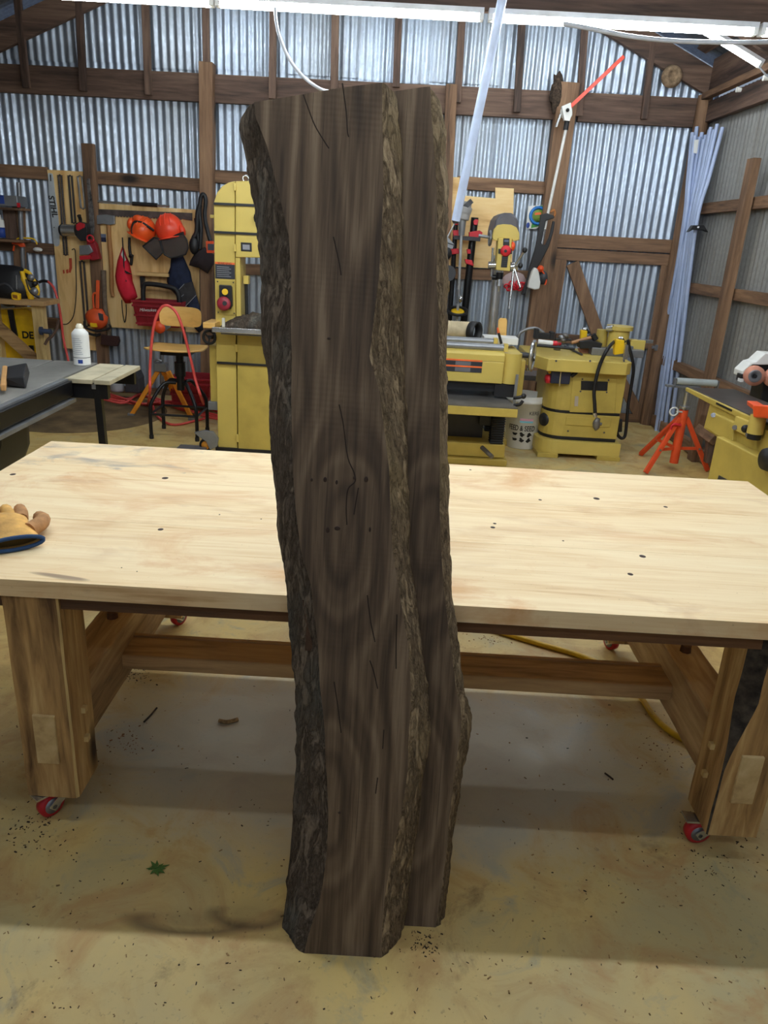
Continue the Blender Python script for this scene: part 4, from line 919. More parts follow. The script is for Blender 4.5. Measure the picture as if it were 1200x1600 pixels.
MB().tube([P(*q, YB - .12) for q in Z2([(340, 1230), (380, 1370), (440, 1440), (520, 1480)])], .006, 6).build('cord', M_BLK, t_)
t_ = thing('hand_clamp', 'blue-grey clamp jutting from the bench post', 'clamp', P(72, 520, YB - .2))
MB().cyl(P(64, 517, YB - .22), P(80, 518.5, YB - .22), .022, seg=12).cyl(P(63, 517, YB - .22), P(66, 517, YB - .22), .036, seg=12).build('screw', paint('clamp_blue', (72, 84, 110), .4, .4), t_)
MB().tube([P(*q, YB - .2) for q in Z4([(430, 560), (420, 620), (385, 680), (350, 710), (330, 745)])], .012, 8).build('strap', M_FRD['z'], t_)
# shelf bits by the frame edge
t_ = thing('corner_shelf', 'narrow wooden shelf upright at the wall by the corner bench', 'shelf', P(12, 372, 7.1))
MB().box((XL + .05, 7.05, P(10, 374, 7.05).z - .02), (P(28, 374, 7.05).x, 7.3, P(10, 374, 7.05).z)).build('shelf_board', M_FR['x'], t_)
MB().box((XL + .05, 7.05, P(10, 324, 7.05).z - .02), (P(28, 324, 7.05).x, 7.3, P(10, 324, 7.05).z)).build('shelf_board', M_FR['x'], t_)
MB().pbox(6, 325, 25, 373, 7.2, .02).build('back_board', M_FRD['z'], t_)
t_ = thing('metal_box', 'galvanized box with blue end on the upper corner shelf', 'box', P(12, 322, 7.1)); MB().pbox(-12, 305, 27, 322, 7.06, .2).build('box_body', M_GRY, t_, bevel=.004); MB().pbox(-12, 305, 6, 318, 7.055, .01).build('blue_label', M_BLUE, t_); MB().pbox(26.5, 317, 31, 324, 7.05, .01).build('red_tag', M_RED, t_)
t_ = thing('spray_can', 'white and blue spray can on the lower corner shelf', 'can', P(3, 372, 7.1)); q0 = P(3, 371, 7.1)
MB().lathe(q0, (0, 0, 1), [(0, 0), (.033, 0), (.033, .085), (0, .085)], 18).build('can_body', M_BLUE, t_); MB().lathe(q0 + Vector((0, 0, .085)), (0, 0, 1), [(.033, 0), (.033, .055), (.022, .075), (0, .076)], 18).build('can_shoulder', M_WHT, t_); MB().lathe(q0 + Vector((0, 0, .16)), (0, 0, 1), [(.014, 0), (.014, .03), (0, .03)], 12).build('spray_cap', M_WHT, t_)
single(MB().cyl(P(29, 285, 7.2), P(38, 445, 7.2), .020, seg=10), 'conduit', M_GRY, 'thin galvanized conduit running down the wall by the corner shelf', 'pipe')
t_ = thing('spring_clamp', 'orange spring clamp gripping the wall rail by the conduit', 'clamp', P(28, 383, 7.15)); MB().plate(Z2([(150, 745), (300, 755), (320, 805), (270, 810), (230, 780), (155, 772)]), 7.15, .03).build('jaw', M_ORG, t_, bevel=.003); MB().beam(P(22, 384, 7.16), P(21, 392, 7.16), .012, .012).build('handle', M_ORG, t_)
t_ = thing('extension_lead', 'yellow cord with white plug draped over the wall rail', 'cord', P(45, 376, 7.2)); MB().tube([P(*q, 7.2) for q in Z2([(200, 740), (240, 695), (330, 690), (430, 700), (470, 730), (485, 775)])], .007, 8).build('cord', M_BYEL, t_); MB().ell(P(59, 390, 7.2), (.045, .03, .02), nu=10, nv=6).build('plug', M_WHT, t_)
# hoses
M_RHOSE = paint('red_hose', (226, 84, 78), .45, var=.06)
single(MB().tube([P(75, 440, 7.15), P(84, 450, 7.12), P(91, 473, 7.1), P(96, 503, 7.1), (P(99, 529, 7.1)), P(105, 555, 7.05), P(113, 590, 7.0), G(128, 612, .012), G(170, 626, .012), G(230, 634, .012)], .011, 8), 'red_hose', M_RHOSE, 'red air hose dropping down the wall beside the narrow plywood board', 'hose')
single(MB().tube([P(61, 441, 7.15), P(67, 439, 7.15), P(75, 440, 7.15)], .013, 8), 'hose_fitting', M_BLK, 'black hose end fitting at the wall', 'fitting')
m = MB(); Yh = 5.62
loop = [G(*q, .012) for q in Z5([(235, 800)])] + [P(*q, Yh) for q in Z5([(250, 700), (250, 560), (262, 350), (285, 200), (325, 105), (375, 80), (440, 130), (485, 240), (515, 350), (550, 490), (580, 620), (620, 745)])] + [G(*q, .012) for q in Z5([(640, 800)])]
m.tube(loop, .0105, 8)
m.tube([G(*q, .012) for q in Z5([(640, 800), (660, 880), (560, 915), (430, 940), (350, 915), (290, 860), (270, 800), (235, 800)])], .0105, 8)
single(m, 'red_hose', M_RHOSE, 'red air hose arching up over the stool back', 'hose')
m = MB()
for j in range(3):
    m.tube([G(*q, .013 + .016 * j) for q in Z5([(-90, 735 + 10 * j), (60, 755 + 14 * j), (180, 735 - 8 * j), (330, 760 + 12 * j), (470, 830 - 10 * j), (640, 850 + 14 * j), (770, 880 + 10 * j), (860, 905), (700, 830 - 8 * j), (520, 800 - 6 * j), (380, 790 - 10 * j), (200, 800 - 6 * j), (60, 770 - 10 * j), (-40, 745 - 14 * j)])], .0105, 6)
single(m, 'red_hose', M_RHOSE, 'red air hose lying in loose coils on the floor behind the stool', 'hose')
# sawdust patch
m = MB(); c0 = Vector((-2.72, 6.42, 0)); vs = [c0 + Vector((0, 0, .012))]
for q in (.35, .7, .93, 1.0): vs += [c0 + Vector((math.cos(a) * .74 * q, math.sin(a) * .74 * q, .012 if q < .9 else (.010 if q < .99 else .0005))) for a in [2 * math.pi * k / 48 for k in range(48)]]
m.add(vs, [(0, 1 + k, 1 + (k + 1) % 48) for k in range(48)] + [(1 + i * 48 + k, 1 + (i + 1) * 48 + k, 1 + (i + 1) * 48 + (k + 1) % 48, 1 + i * 48 + (k + 1) % 48) for i in range(3) for k in range(48)], 0, True)
single(m, 'round_mat', paint('dusty_mat', (112, 92, 62), .95, var=.4, scale=4, bump=.4), 'big round sawdust-covered mat on the floor beyond the table saw', 'mat')
# jug, small case
t_ = thing('plastic_jug', 'translucent grey jug standing by the back wall', 'jug', P(184, 612, 7.0)); q0 = P(184, 611, 7.0)
MB().lathe(q0, (0, 0, 1), [(0, 0), (.06, 0), (.065, .02), (.065, .1), (.055, .13), (.022, .16), (.022, .18), (0, .18)], 18).build('jug_body', paint('jug_grey', (170, 172, 176), .4), t_); MB().tube([q0 + Vector((.05, -.02, .12)), q0 + Vector((.075, -.02, .15)), q0 + Vector((.04, -.02, .17))], .009, 8).build('handle', M_GRY, t_)
t_ = thing('battery_case', 'squat black case on the floor by the grey jug', 'case', P(206, 614, 7.0)); MB().plate([(195, 613), (196, 590), (203, 577), (210, 577), (217, 592), (218, 614)], 6.95, .16).build('case_body', M_DGR, t_, bevel=.008); MB().tube([P(200, 580, 7.0), P(206, 572, 7.0), P(212, 580, 7.0)], .008, 6).build('handle', M_BLK, t_)
t_ = thing('drill_driver', 'small black and red tool on the floor below the saw rail', 'power tool', P(68, 628, 6.9)); MB().plate([(62, 628), (63, 619), (72, 617), (76, 620), (76, 628), (71, 631), (65, 631)], 6.85, .08).build('body', M_BLK, t_, bevel=.008); MB().pbox(69, 618, 76, 621, 6.84, .06).build('trim_band', M_RED, t_)

# ------------------------------------------------------------------ stool
t_ = thing('work_stool', 'black framed work stool with curved birch seat and backrest', 'stool', (-1.68, 5.86, 0)); cx, cy = -1.68, 5.86
zs = P(276, 545, 5.82).z
def curved(w, d, z0, dip, yc):
    return MB().grid(lambda a, b: Vector((cx + (a - .5) * w, yc + (b - .5) * d * (1 - .25 * (2 * a - 1) ** 4), z0 + dip * (2 * a - 1) ** 2 + .012 * (2 * b - 1) ** 2)), 14, 8)
curved(.425, .36, zs - .012, .008, cy - .0).build('seat', M_BIRCH, t_, solid=.014)
bx0, bz1, bx1, bz0 = P(250, 495, 5.98).x, P(282, 480, 5.98).z, P(315, 495, 5.98).x, P(282, 511, 5.98).z; zc = (bz0 + bz1) / 2; hh = (bz1 - bz0) / 2; ww = (bx1 - bx0) / 2; xc = (bx0 + bx1) / 2
def bk(a, dy):
    ca, sa = math.cos(a), math.sin(a); e = .45; x = math.copysign(abs(ca) ** e, ca); z = math.copysign(abs(sa) ** e, sa)
    return Vector((xc + ww * x, 6.02 - .05 * x * x + dy, zc + hh * z))
n = 40; front = [bk(2 * math.pi * k / n, -.006) for k in range(n)]; back = [bk(2 * math.pi * k / n, .006) for k in range(n)]
def capgrid(ring, cdy):
    c = Vector((xc, 6.02 + cdy, zc)); mid = [Vector((xc + (p.x - xc) * .5, 6.02 - .05 * ((p.x - xc) * .5 / ww) ** 2 + cdy, zc + (p.z - zc) * .5)) for p in ring]
    return c, mid
m = MB(); cf, mf = capgrid(front, -.006); cb2, mb2 = capgrid(back, .006)
m.add(front + mf + [cf], [(k, (k + 1) % n, n + (k + 1) % n, n + k) for k in range(n)] + [(n + k, n + (k + 1) % n, 2 * n) for k in range(n)], 0, True)
m.add(back + mb2 + [cb2], [(k, n + k, n + (k + 1) % n, (k + 1) % n) for k in range(n)] + [(n + k, 2 * n, n + (k + 1) % n) for k in range(n)], 0, True)
m.add(front + back, [(k, n + k, n + (k + 1) % n, (k + 1) % n) for k in range(n)]); m.build('backrest', M_BIRCH, t_)
zf = P(277, 597, 5.86).z
MB().cyl((cx + .02, cy, zf - .06), (cx + .02, cy, zs - .02), .030, seg=14).cyl((cx + .02, cy, zf + .05), (cx + .02, cy, zf + .16), .042, seg=14).build('column', M_BLKM, t_)
MB().box((cx - .10, cy - .10, zs - .045), (cx + .12, cy + .10, zs - .02)).build('seat_plate', M_BLKM, t_, bevel=.003)
MB().tube([(cx, cy + .08, zs - .03), (cx, cy + .2, zs - .02), (cx, cy + .22, zs + .1), (cx, cy + .175, zc)], .014, 8).build('back_bracket', M_BLKM, t_)
for sx_, sy_ in ((-1, -1), (1, -1), (1, 1), (-1, 1)):
    fx_, fy_ = cx + sx_ * .18, cy + sy_ * .165
    MB().tube([(cx + .02 + sx_ * .03, cy + sy_ * .03, zf), (cx + sx_ * .09, cy + sy_ * .08, zf - .005), (fx_ - sx_ * .015, fy_ - sy_ * .012, zf - .13), (fx_, fy_, zf - .22), (fx_, fy_, .01)], .0145, 8).build('leg', M_BLKM, t_)
    MB().cyl((fx_, fy_, 0), (fx_, fy_, .03), .017, seg=10).build('foot_cap', M_RUB, t_)
for a, b in (((-1, -1), (1, -1)), ((1, -1), (1, 1)), ((1, 1), (-1, 1)), ((-1, 1), (-1, -1))):
    zr = zf - .23; MB().cyl((cx + a[0] * .18, cy + a[1] * .165, zr), (cx + b[0] * .18, cy + b[1] * .165, zr), .0095, seg=8).build('footrest', M_BLKM, t_)
# orange-legged roller stand behind the stool
t_ = thing('support_stand', 'support stand with bright orange legs and grey pole behind the stool', 'stand', (-1.97, 6.4, 0)); Ys = 6.38
a0 = P(251, 575, Ys + .02)
for pa, pb, yy in (((247, 580), (207, 652), -.02), ((263, 580), (301, 656), -.02), ((255, 580), (262, 626), .38)):
    a = P(*pa, Ys + .03); b = P(*pb, Ys); b = Vector((b.x, Ys + yy, .012)); MB().beam(a, b, .036, .03).build('leg', paint('stand_orange', (240, 150, 30), .45), t_, bevel=.003); MB().box((b.x - .03, b.y - .02, 0), (b.x + .03, b.y + .02, .03)).build('foot', M_GRY, t_, bevel=.003)
MB().cyl(P(253, 600, Ys + .06), P(253, 512, Ys + .06), .018, seg=12).build('pole', M_GRY, t_); MB().box(a0 - Vector((.05, .02, .03)), a0 + Vector((.05, .06, .04))).build('hub', M_GRY, t_, bevel=.004)
MB().ell(P(250, 511, Ys), (.06, .04, .05), nu=12, nv=8, fn=lambda p: p * (1 + .2 * noise.noise(p * 30))).build('clamp_head', M_ORG, t_); MB().beam(P(252, 516, Ys), P(264, 508, Ys), .04, .03).build('arm', M_GRY, t_)
MB().tube([P(240, 565, Ys), P(246, 562, Ys), P(253, 565, Ys)], .01, 8).build('lock_lever', M_GRY, t_)

# ------------------------------------------------------------------ table saw
M_SAW = paint('saw_table_iron', (126, 124, 119), .5, .2, var=.2, scale=5); M_WING = paint('dusty_wing', (186, 176, 148), .7, .0, var=.2, scale=7)
t_ = thing('table_saw', 'black cabinet table saw with grey cast top and side extension wing', 'table saw', (-2.1, 3.65, 0)); zt = .86
m = MB(); X0, X1, Ya, Yb = -2.75, -1.615, 2.75, 4.10
MB().box((X0, Ya, zt - .035), (-1.86, Yb, zt)).build('saw_top', M_SAW, t_, bevel=.004); MB().box((-1.85, Ya, zt - .035), (X1, Yb, zt)).build('saw_top', M_SAW, t_, bevel=.004, label='right-hand half of the saw top')
MB().box((X0, Ya, zt - .03), (X1 - .0, Yb, zt - .012)).build('slot_floor', M_BLK, t_)
MB().box((X1 + .002, Ya, zt - .085), (X1 + .05, 3.64, zt - .012)).build('front_rail', M_BLKM, t_, bevel=.003); MB().box((X1 + .002, Ya, zt - .012), (X1 + .03, 3.64, zt - .004)).build('rail_scale', M_GRY, t_)
MB().box((X1 + .003, Ya, zt - .115), (X1 + .062, 3.64, zt - .098)).build('rail_tube', M_GRY, t_)
MB().box((X1 + .012, 3.64, zt - .025), (-1.47, 4.10, zt - .003)).build('extension_wing', M_WING, t_, bevel=.003); MB().box((-1.46, 3.64, zt - .025), (-1.38, 4.10, zt - .003)).build('extension_wing', M_WING, t_, bevel=.003)
MB().box((X1 + .012, 3.655, zt - .10), (-1.40, 3.69, zt - .022)).build('wing_apron', M_BLKM, t_, bevel=.002); MB().box((X1 + .012, 4.05, zt - .10), (-1.40, 4.08, zt - .022)).build('wing_apron', M_BLKM, t_, bevel=.002)
for yy in (3.672,): MB().beam((-1.455, yy, zt - .03), (-1.435, yy - .0, 0), .035, .035).build('wing_leg', M_BLKM, t_, bevel=.003)
MB().box((-1.475, 3.648, zt - .05), (-1.455, 3.658, zt - .026)).build('bracket', M_SIL, t_); MB().box((-1.600, 3.645, zt - .05), (-1.580, 3.655, zt - .026)).build('bracket', M_SIL, t_)
m = MB(); prof = [(.40, zt - .035), (.40, .62), (.395, .50), (.36, .40), (.27, .30), (.26, 0.0)]; cxs, cys = -2.21, 3.38; vs = []
for hw, z in prof:
    for k in range(24):
        a = 2 * math.pi * k / 24; e = .35; ca, sa = math.cos(a), math.sin(a); vs.append((cxs + hw * math.copysign(abs(ca) ** e, ca), cys + hw * math.copysign(abs(sa) ** e, sa), z))
m.add(vs, [(i * 24 + k, i * 24 + (k + 1) % 24, (i + 1) * 24 + (k + 1) % 24, (i + 1) * 24 + k) for i in range(5) for k in range(24)], 0, True); m.build('cabinet', M_BLK, t_)
MB().box((-1.84, 3.28, zt - .2), (-1.74, 3.44, zt - .115)).build('switch_box', M_BLK, t_, bevel=.004); MB().box((-1.742, 3.36, zt - .165), (-1.736, 3.42, zt - .13)).build('switch_label', M_WHT, t_)
MB().tube([(-1.80, 3.34, zt - .2), (-1.80, 3.33, zt - .28), (-1.83, 3.30, zt - .33), (-1.87, 3.28, zt - .34)], .010, 8).build('power_cord', M_BLK, t_)
# brush and spray can on it
q0 = G(18, 606, zt); t_ = thing('bench_brush', 'bench brush with wooden handle and black bristles on the saw top', 'brush', q0)
a, b = G(5, 606, zt + .03), G(8, 576, zt + .03)
MB().beam(a, b, .022, .03, side=(0, 0, 1)).build('handle', paint('brush_wood', (196, 148, 92), .5), t_, bevel=.005)
dx_ = Vector((.09, .01, 0)); m = MB(); pp = [a.lerp(b, .35), b]
vs = [pp[0] + Vector((.012, 0, -.024)), pp[1] + Vector((.012, 0, -.024)), pp[1] + dx_ * 1.05 + Vector((0, .04, -.028)), pp[0] + dx_ * 1.15 + Vector((.0, -.02, -.028)), pp[0] + Vector((.012, 0, .012)), pp[1] + Vector((.012, 0, .012)), pp[1] + dx_ + Vector((0, .03, .028)), pp[0] + dx_ + Vector((0, 0, .022))]
m.hexa(vs).build('bristles', M_BLK, t_, bevel=.006)
q0 = G(129, 569.5, zt); t_ = thing('spray_can', 'tall white spray can standing on the table saw top', 'can', q0); r = 12.0 / 1170 * 4.25
MB().lathe(q0, (0, 0, 1), [(0, 0), (r, 0), (r * 1.03, .004), (r, .008), (r, .155), (r * .96, .168), (r * .6, .186), (r * .5, .19)], 24).build('can_body', M_WHT, t_); MB().lathe(q0, (0, 0, 1), [(r * .45, .188), (r * .42, .205), (r * .3, .208), (r * .3, .214), (0, .214)], 16).build('spray_cap', paint('cap_cream', (236, 228, 206), .5), t_)
MB().lathe(q0, (0, 0, 1), [(r * 1.008, .040), (r * 1.008, .043)], 24).build('ring_line', M_DGR, t_)
def cylpatch(mat, a0, a1, z0, z1, name, par):
    MB().grid(lambda u, v: q0 + Vector((math.sin(a0 + (a1 - a0) * u) * r * 1.012, -math.cos(a0 + (a1 - a0) * u) * r * 1.012, z0 + (z1 - z0) * v)), 6, 1).build(name, mat, par)
cylpatch(M_BLUE, -.1, .45, .012, .032, 'blue_logo', t_)
M_PRT = paint('grey_print', (168, 172, 180), .6)
for k in range(9): cylpatch(M_PRT, -.75, .55 - .12 * (k % 3), .06 + k * .010, .0625 + k * .010, 'print_line', t_)
# ------------------------------------------------------------------ band saw
Z6 = zm(310, 260, .2878); YS = 5.45
t_ = thing('band_saw', 'tall yellow band saw with round-cornered wheel housing behind the walnut slabs', 'band saw', (P(400, 705, YS).x, YS + .2, 0))
M_LBL = paint('warning_label', (44, 46, 54), .5); M_LBLO = paint('label_orange', (240, 110, 50), .5); M_LTX = paint('label_print', (150, 152, 158), .6)
zb = .03
col = MB().plate([(367, 283), (356, 285.5), (347, 291), (339, 301), (334, 317), (335, 402), (337, 512), (338, 566), (341, 703), (371, 705), (369, 566), (367, 402)], YS, .30); col.build('spine', M_YEL, t_, bevel=.004)
MB().plate([(367.8, 283), (430, 282), (478, 286), (497, 300), (504, 325), (505, 405), (367.8, 402)], YS - .012, .31).build('upper_wheel_door', M_YEL, t_, bevel=.006)
MB().plate([(370, 523), (505, 530), (506, 712), (372, 705)], YS - .012, .34).build('lower_wheel_door', M_YELD, t_, bevel=.006)
MB().plate([(367.8, 402), (375, 402.4), (377, 512), (369.5, 512)], YS, .2).build('throat_post', M_YEL, t_, bevel=.003)
for pa, pb in (((334, 318), (503, 326)), ((335, 362.5), (505, 371)), ((339, 566.5), (506, 576))):
    a, b = P(*pa, YS - .016), P(*pb, YS - .016); MB().beam(a, b, .016, .012).build('black_band', M_BLK, t_)
for x, y in ((366.8, 292), (367, 387), (369, 544), (371, 685)): MB().pbox(x - 2, y - 6, x + 2, y + 6, YS - .022, .014).build('hinge', M_YEL, t_, bevel=.002)
m = MB().plate([(376, 378.5), (393, 379.5), (393.4, 393.5), (376.5, 392.5)], YS - .016, .01); m.build('window', M_BLK, t_, bevel=.003); MB().plate([(379, 382), (390, 382.5), (390.4, 390.5), (379.4, 389.8)], YS - .018, .004).build('window_pane', paint('pane_grey', (150, 150, 156), .2), t_)
MB().plate([(336, 411.5), (366.5, 413.2), (367, 436.5), (336.4, 435)], YS - .004, .005).build('warning_label', M_LBL, t_); MB().plate([(336, 409), (366.4, 410.7), (366.5, 414), (336, 412.3)], YS - .005, .005).build('label_header', M_LBLO, t_)
for k in range(6): MB().beam(P(339, 416.5 + 3.0 * k, YS - .005), P(358 + 3 * (k % 2), 417.6 + 3.0 * k, YS - .005), .0035, .002).build('print_line', M_LTX, t_)
m = MB(); o = P(351, 411.7, YS - .0055); words(m, 'WARNING', .02, lambda u, v: o + Vector((u, -.0005, v - u * .0))); m.build('lettering', M_BLK, t_)
MB().plate([(337.5, 437), (366.5, 438.6), (368, 492.5), (339, 491)], YS - .006, .007).build('switch_plate', M_YELD, t_)
for x, y in ((340, 440), (364.5, 441.5), (341, 488), (366, 489.5)): MB().cyl(P(x, y, YS - .007), P(x, y, YS - .012), .005, seg=8).build('screw', M_BLK, t_)
sw = MB().plate([(342, 445), (360, 446), (362, 449), (363, 478), (360, 483), (346, 482.5), (342.5, 478)], YS - .035, .03).build('switch_box', M_BLK, t_, bevel=.005)
MB().cyl(P(351.5, 456, YS - .035), P(351.5, 456, YS - .05), .021, seg=16).build('start_button', M_BYEL, sw)
MB().lathe(P(351, 474, YS - .03), (0, -1, 0), [(.03, 0), (.045, .015), (.049, .028), (.042, .04), (.02, .044), (0, .044)], 22).build('stop_knob', paint('knob_red', (150, 40, 56), .4), sw); MB().cyl(P(351, 474, YS - .073), P(351, 474, YS - .078), .016, seg=12).build('knob_centre', M_BLK, sw)
MB().plate([(331, 511), (505, 520), (505, 528.5), (331, 519)], YS - .19, .025).build('fence_rail', M_SIL, t_, bevel=.003, label='silver fence rail')
a = P(345, 512, YS - .16); b = P(505, 520, YS - .16); MB().box((a.x, YS - .165, a.z - .045), (b.x, YS + .35, a.z - .01)).build('saw_table', M_CAST, t_, bevel=.004)
MB().pbox(346.5, 497, 351, 511, YS - .19, .02).build('clear_guard', paint('pale_clip', (214, 212, 200), .4), t_, bevel=.003)
MB().pbox(380, 431, 388, 444, YS + .05, .06).build('guide_bracket', M_YEL, t_, bevel=.003); MB().cyl(P(384.5, 444, YS + .08), P(386, 512, YS + .08), .012, seg=8).build('guide_post', M_BLK, t_)
MB().torus(P(384, 279.5, YS + .12), (0, 1, 0), .020, .006, 16, 6).build('lifting_eye', M_SIL, t_)
MB().lathe(P(409, 341, YS - .012), (0, -1, 0), [(.05, 0), (.05, .03), (.03, .04), (0, .04)], 16).build('tension_knob', M_BLK, t_)
MB().beam(P(329, 338, YS + .1), P(335, 338.5, YS + .1), .022, .03).build('wheel_lock', M_YEL, t_, bevel=.003)
MB().pbox(328, 540, 341, 628, YS + .06, .2).build('motor_cover', M_YELD, t_, bevel=.004); MB().pbox(325, 628, 343, 641, YS + .04, .25).build('motor_foot', M_GRY, t_, bevel=.004)
hw = MB().torus(P(327, 527, YS - .02), (.15, 1, 0), .045, .010, 20, 8).build('hand_wheel', M_BLK, t_); MB().cyl(P(327, 527, YS - .03), P(332, 527, YS + .05), .014, seg=10).build('wheel_shaft', M_BLK, hw)
for k in range(3):
    an = k * 2.094 + .4; c = P(327, 527, YS - .02); MB().cyl(c, c + Vector((math.cos(an) * .045, 0, math.sin(an) * .045)), .006, seg=6).build('spoke', M_BLK, hw)
MB().pbox(317, 504.5, 336, 513, YS - .16, .25).build('side_board', M_BIRCH, t_, bevel=.003)
MB().box((P(338, 705, YS).x, YS - .02, 0), (P(507, 712, YS).x, YS + .36, .035)).build('base_frame', M_BLK, t_)
# mobile base foot caster
c = P(329, 690, YS - .06); cs = MB().plate([(303, 676), (318, 673), (333, 675), (341, 686), (339, 698), (328, 703), (322, 690), (310, 682)], YS - .10, .03).build('caster_bracket', M_GRY, t_, bevel=.003, label='grey mobile base bracket')
cc = P(323, 694, YS - .05); MB().lathe(cc + Vector((0, -.03, 0)), (0, 1, 0), [(0, 0), (.045, 0), (.05, .006), (.05, .03), (.045, .036), (0, .036)], 22).build('wheel', M_BLK, cs); MB().lathe(cc + Vector((0, -.034, 0)), (0, 1, 0), [(0, 0), (.032, 0), (.032, .044), (0, .044)], 16).build('hub', paint('hub_orange', (214, 140, 40), .5), cs)
MB().box(G(282, 698, .03), G(318, 704, .05) + Vector((0, .02, 0))).build('foot_pedal', M_GRY, cs, bevel=.003)
# bark offcut on the saw table
c = P(385, 505, YS - .02); m = MB().grid(lambda u, v: Vector((c.x - .17 + .42 * u, YS - .12 + .26 * v, a.z - .01 + (.004 if min(u, v, 1 - u, 1 - v) < .01 else (.015 + .085 * math.sin(math.pi * min(1, u * .75)) ** .8 * math.sin(math.pi * v) ** .5) * (1 + .3 * noise.noise(Vector((u * 9, v * 9, 2))))))), 30, 16)
single(m, 'bark_offcut', M_BK1, 'rough bark-covered offcut lying on the band saw table', 'offcut', solid=.006)

# ------------------------------------------------------------------ thickness planer
Zp = zm(680, 480, .1625); YPL = 5.50
M_BEL = paint('bellows', (26, 26, 30), .6)
t_ = thing('thickness_planer', 'yellow thickness planer with grey rollers and hand wheel behind the walnut slabs', 'planer', (P(700, 720, YPL).x, YPL + .2, 0))
x0, x1 = P(600, 720, YPL).x, P(791, 727, YPL).x
zz = lambda y, Y=YPL: P(745, y, Y).z
MB().box((x0, YPL - .02, 0), (x1, YPL + .60, zz(716))).build('base', M_YELD, t_, bevel=.006)
MB().box((x0 + .02, YPL + .02, zz(715)), (x1 - .02, YPL + .56, zz(694))).build('plinth', M_YELD, t_, bevel=.006)
bx = lambda xa, xb: (P(xa, 650, YPL).x, P(xb, 650, YPL).x)
for (xa, xb, yy) in ((770, 792, .02), (770, 792, .42), (612, 634, .02), (612, 634, .42)):
    q0, q1 = bx(xa, xb); z0, z1 = zz(694), zz(640); m = MB(); nn = 14
    for k in range(nn):
        z = z0 + (z1 - z0) * k / nn; h = (z1 - z0) / nn
        for s0, s1, e0, e1 in ((z, z + h / 2, 0, .008), (z + h / 2, z + h, .008, 0)):
            c8 = [(q0 + .008 - e, YPL + yy + .008 - e, s) if c == 0 else (q1 - .008 + e, YPL + yy + .008 - e, s) if c == 1 else (q1 - .008 + e, YPL + yy + .1 + e, s) if c == 2 else (q0 + .008 - e, YPL + yy + .1 + e, s) for s, e in ((s0, e0), (s1, e1)) for c in range(4)]
            m.hexa(c8)
    m.build('bellows_column', M_BEL, t_)
q0, q1 = bx(700, 762); MB().box((q0, YPL + .2, zz(694)), (q1, YPL + .4, zz(640))).build('gear_case', M_DGR, t_, bevel=.004); MB().box((bx(752, 771)[0], YPL + .08, zz(668)), (bx(752, 771)[1], YPL + .2, zz(646))).build('motor_box', M_BLK, t_, bevel=.004)
ta, tb = P(809, 640, YPL - .30), P(600, 630, YPL - .30)
zt0 = P(750, 636, YPL - .30).z
MB().prism([(tb.x, YPL - .30, zt0), (ta.x, YPL - .30, zt0), (P(779, 612, YPL + .15).x + .02, YPL + .40, zt0), (tb.x, YPL + .40, zt0)], (0, 0, .006)).build('table_top', M_CAST, t_)
MB().prism([(tb.x, YPL - .302, zt0 - .062), (ta.x + .002, YPL - .302, zt0 - .062), (P(779, 612, YPL + .15).x + .02, YPL + .40, zt0 - .062), (tb.x, YPL + .40, zt0 - .062)], (0, 0, .061)).build('table_casting', M_YELD, t_, bevel=.004)
h0, h1 = P(600, 570, YPL).x, P(786, 580, YPL).x
MB().box((h0, YPL - .02, zz(597)), (h1, YPL + .50, zz(563))).build('head', M_YEL, t_, bevel=.006)
m = MB(); zA, zB, zC = zz(563), zz(553), zz(545); m.add([(h0, YPL - .02, zA), (h1, YPL - .02, zA), (h1, YPL - .02, zB), (h0, YPL - .02, zB), (h1, YPL + .06, zC), (h0, YPL + .06, zC), (h1, YPL + .5, zC), (h0, YPL + .5, zC), (h1, YPL + .5, zA), (h0, YPL + .5, zA)],
      [(0, 1, 2, 3), (3, 2, 4, 5), (5, 4, 6, 7), (7, 6, 8, 9), (9, 8, 1, 0), (1, 8, 6, 4, 2), (0, 3, 5, 7, 9)]); m.build('hood', M_YEL, t_, bevel=.003)
cx_ = P(797, 580, YPL + .06).x
MB().cyl((cx_, YPL + .06, zz(597)), (cx_, YPL + .06, zz(550)), .075, seg=24).build('corner_column', M_YEL, t_, bevel=.003); MB().box((cx_ - .02, YPL + .05, zz(597)), (cx_ + .075, YPL + .48, zz(551))).build('side_cheek', M_YEL, t_, bevel=.004)
MB().box((cx_ + .07, YPL + .1, zz(620)), (cx_ + .115, YPL + .40, zz(562))).build('chain_cover', M_YELD, t_, bevel=.006)
MB().box((h0, YPL + .02, zz(611)), (h1 - .03, YPL + .42, zz(598))).build('cutter_head', M_BLK, t_); MB().box((bx(768, 800)[0], YPL - .0, zz(618)), (bx(768, 800)[1], YPL + .12, zz(598))).build('feed_block', M_BLK, t_, bevel=.004)
for yy, Yr, xe in ((541, YPL + .05, 787), (532.5, YPL + .25, 771)):
    A = P(605, yy - 8, Yr); B = P(xe, yy + .5, Yr); B.z = A.z = P(740, yy, Yr).z; MB().cyl(A, B, .026, seg=16).build('return_roller', M_GRY, t_)
    MB().box((B.x, Yr - .03, zz(548)), (B.x + .03, Yr + .03, B.z + .03)).build('roller_bracket', M_YEL, t_, bevel=.002)
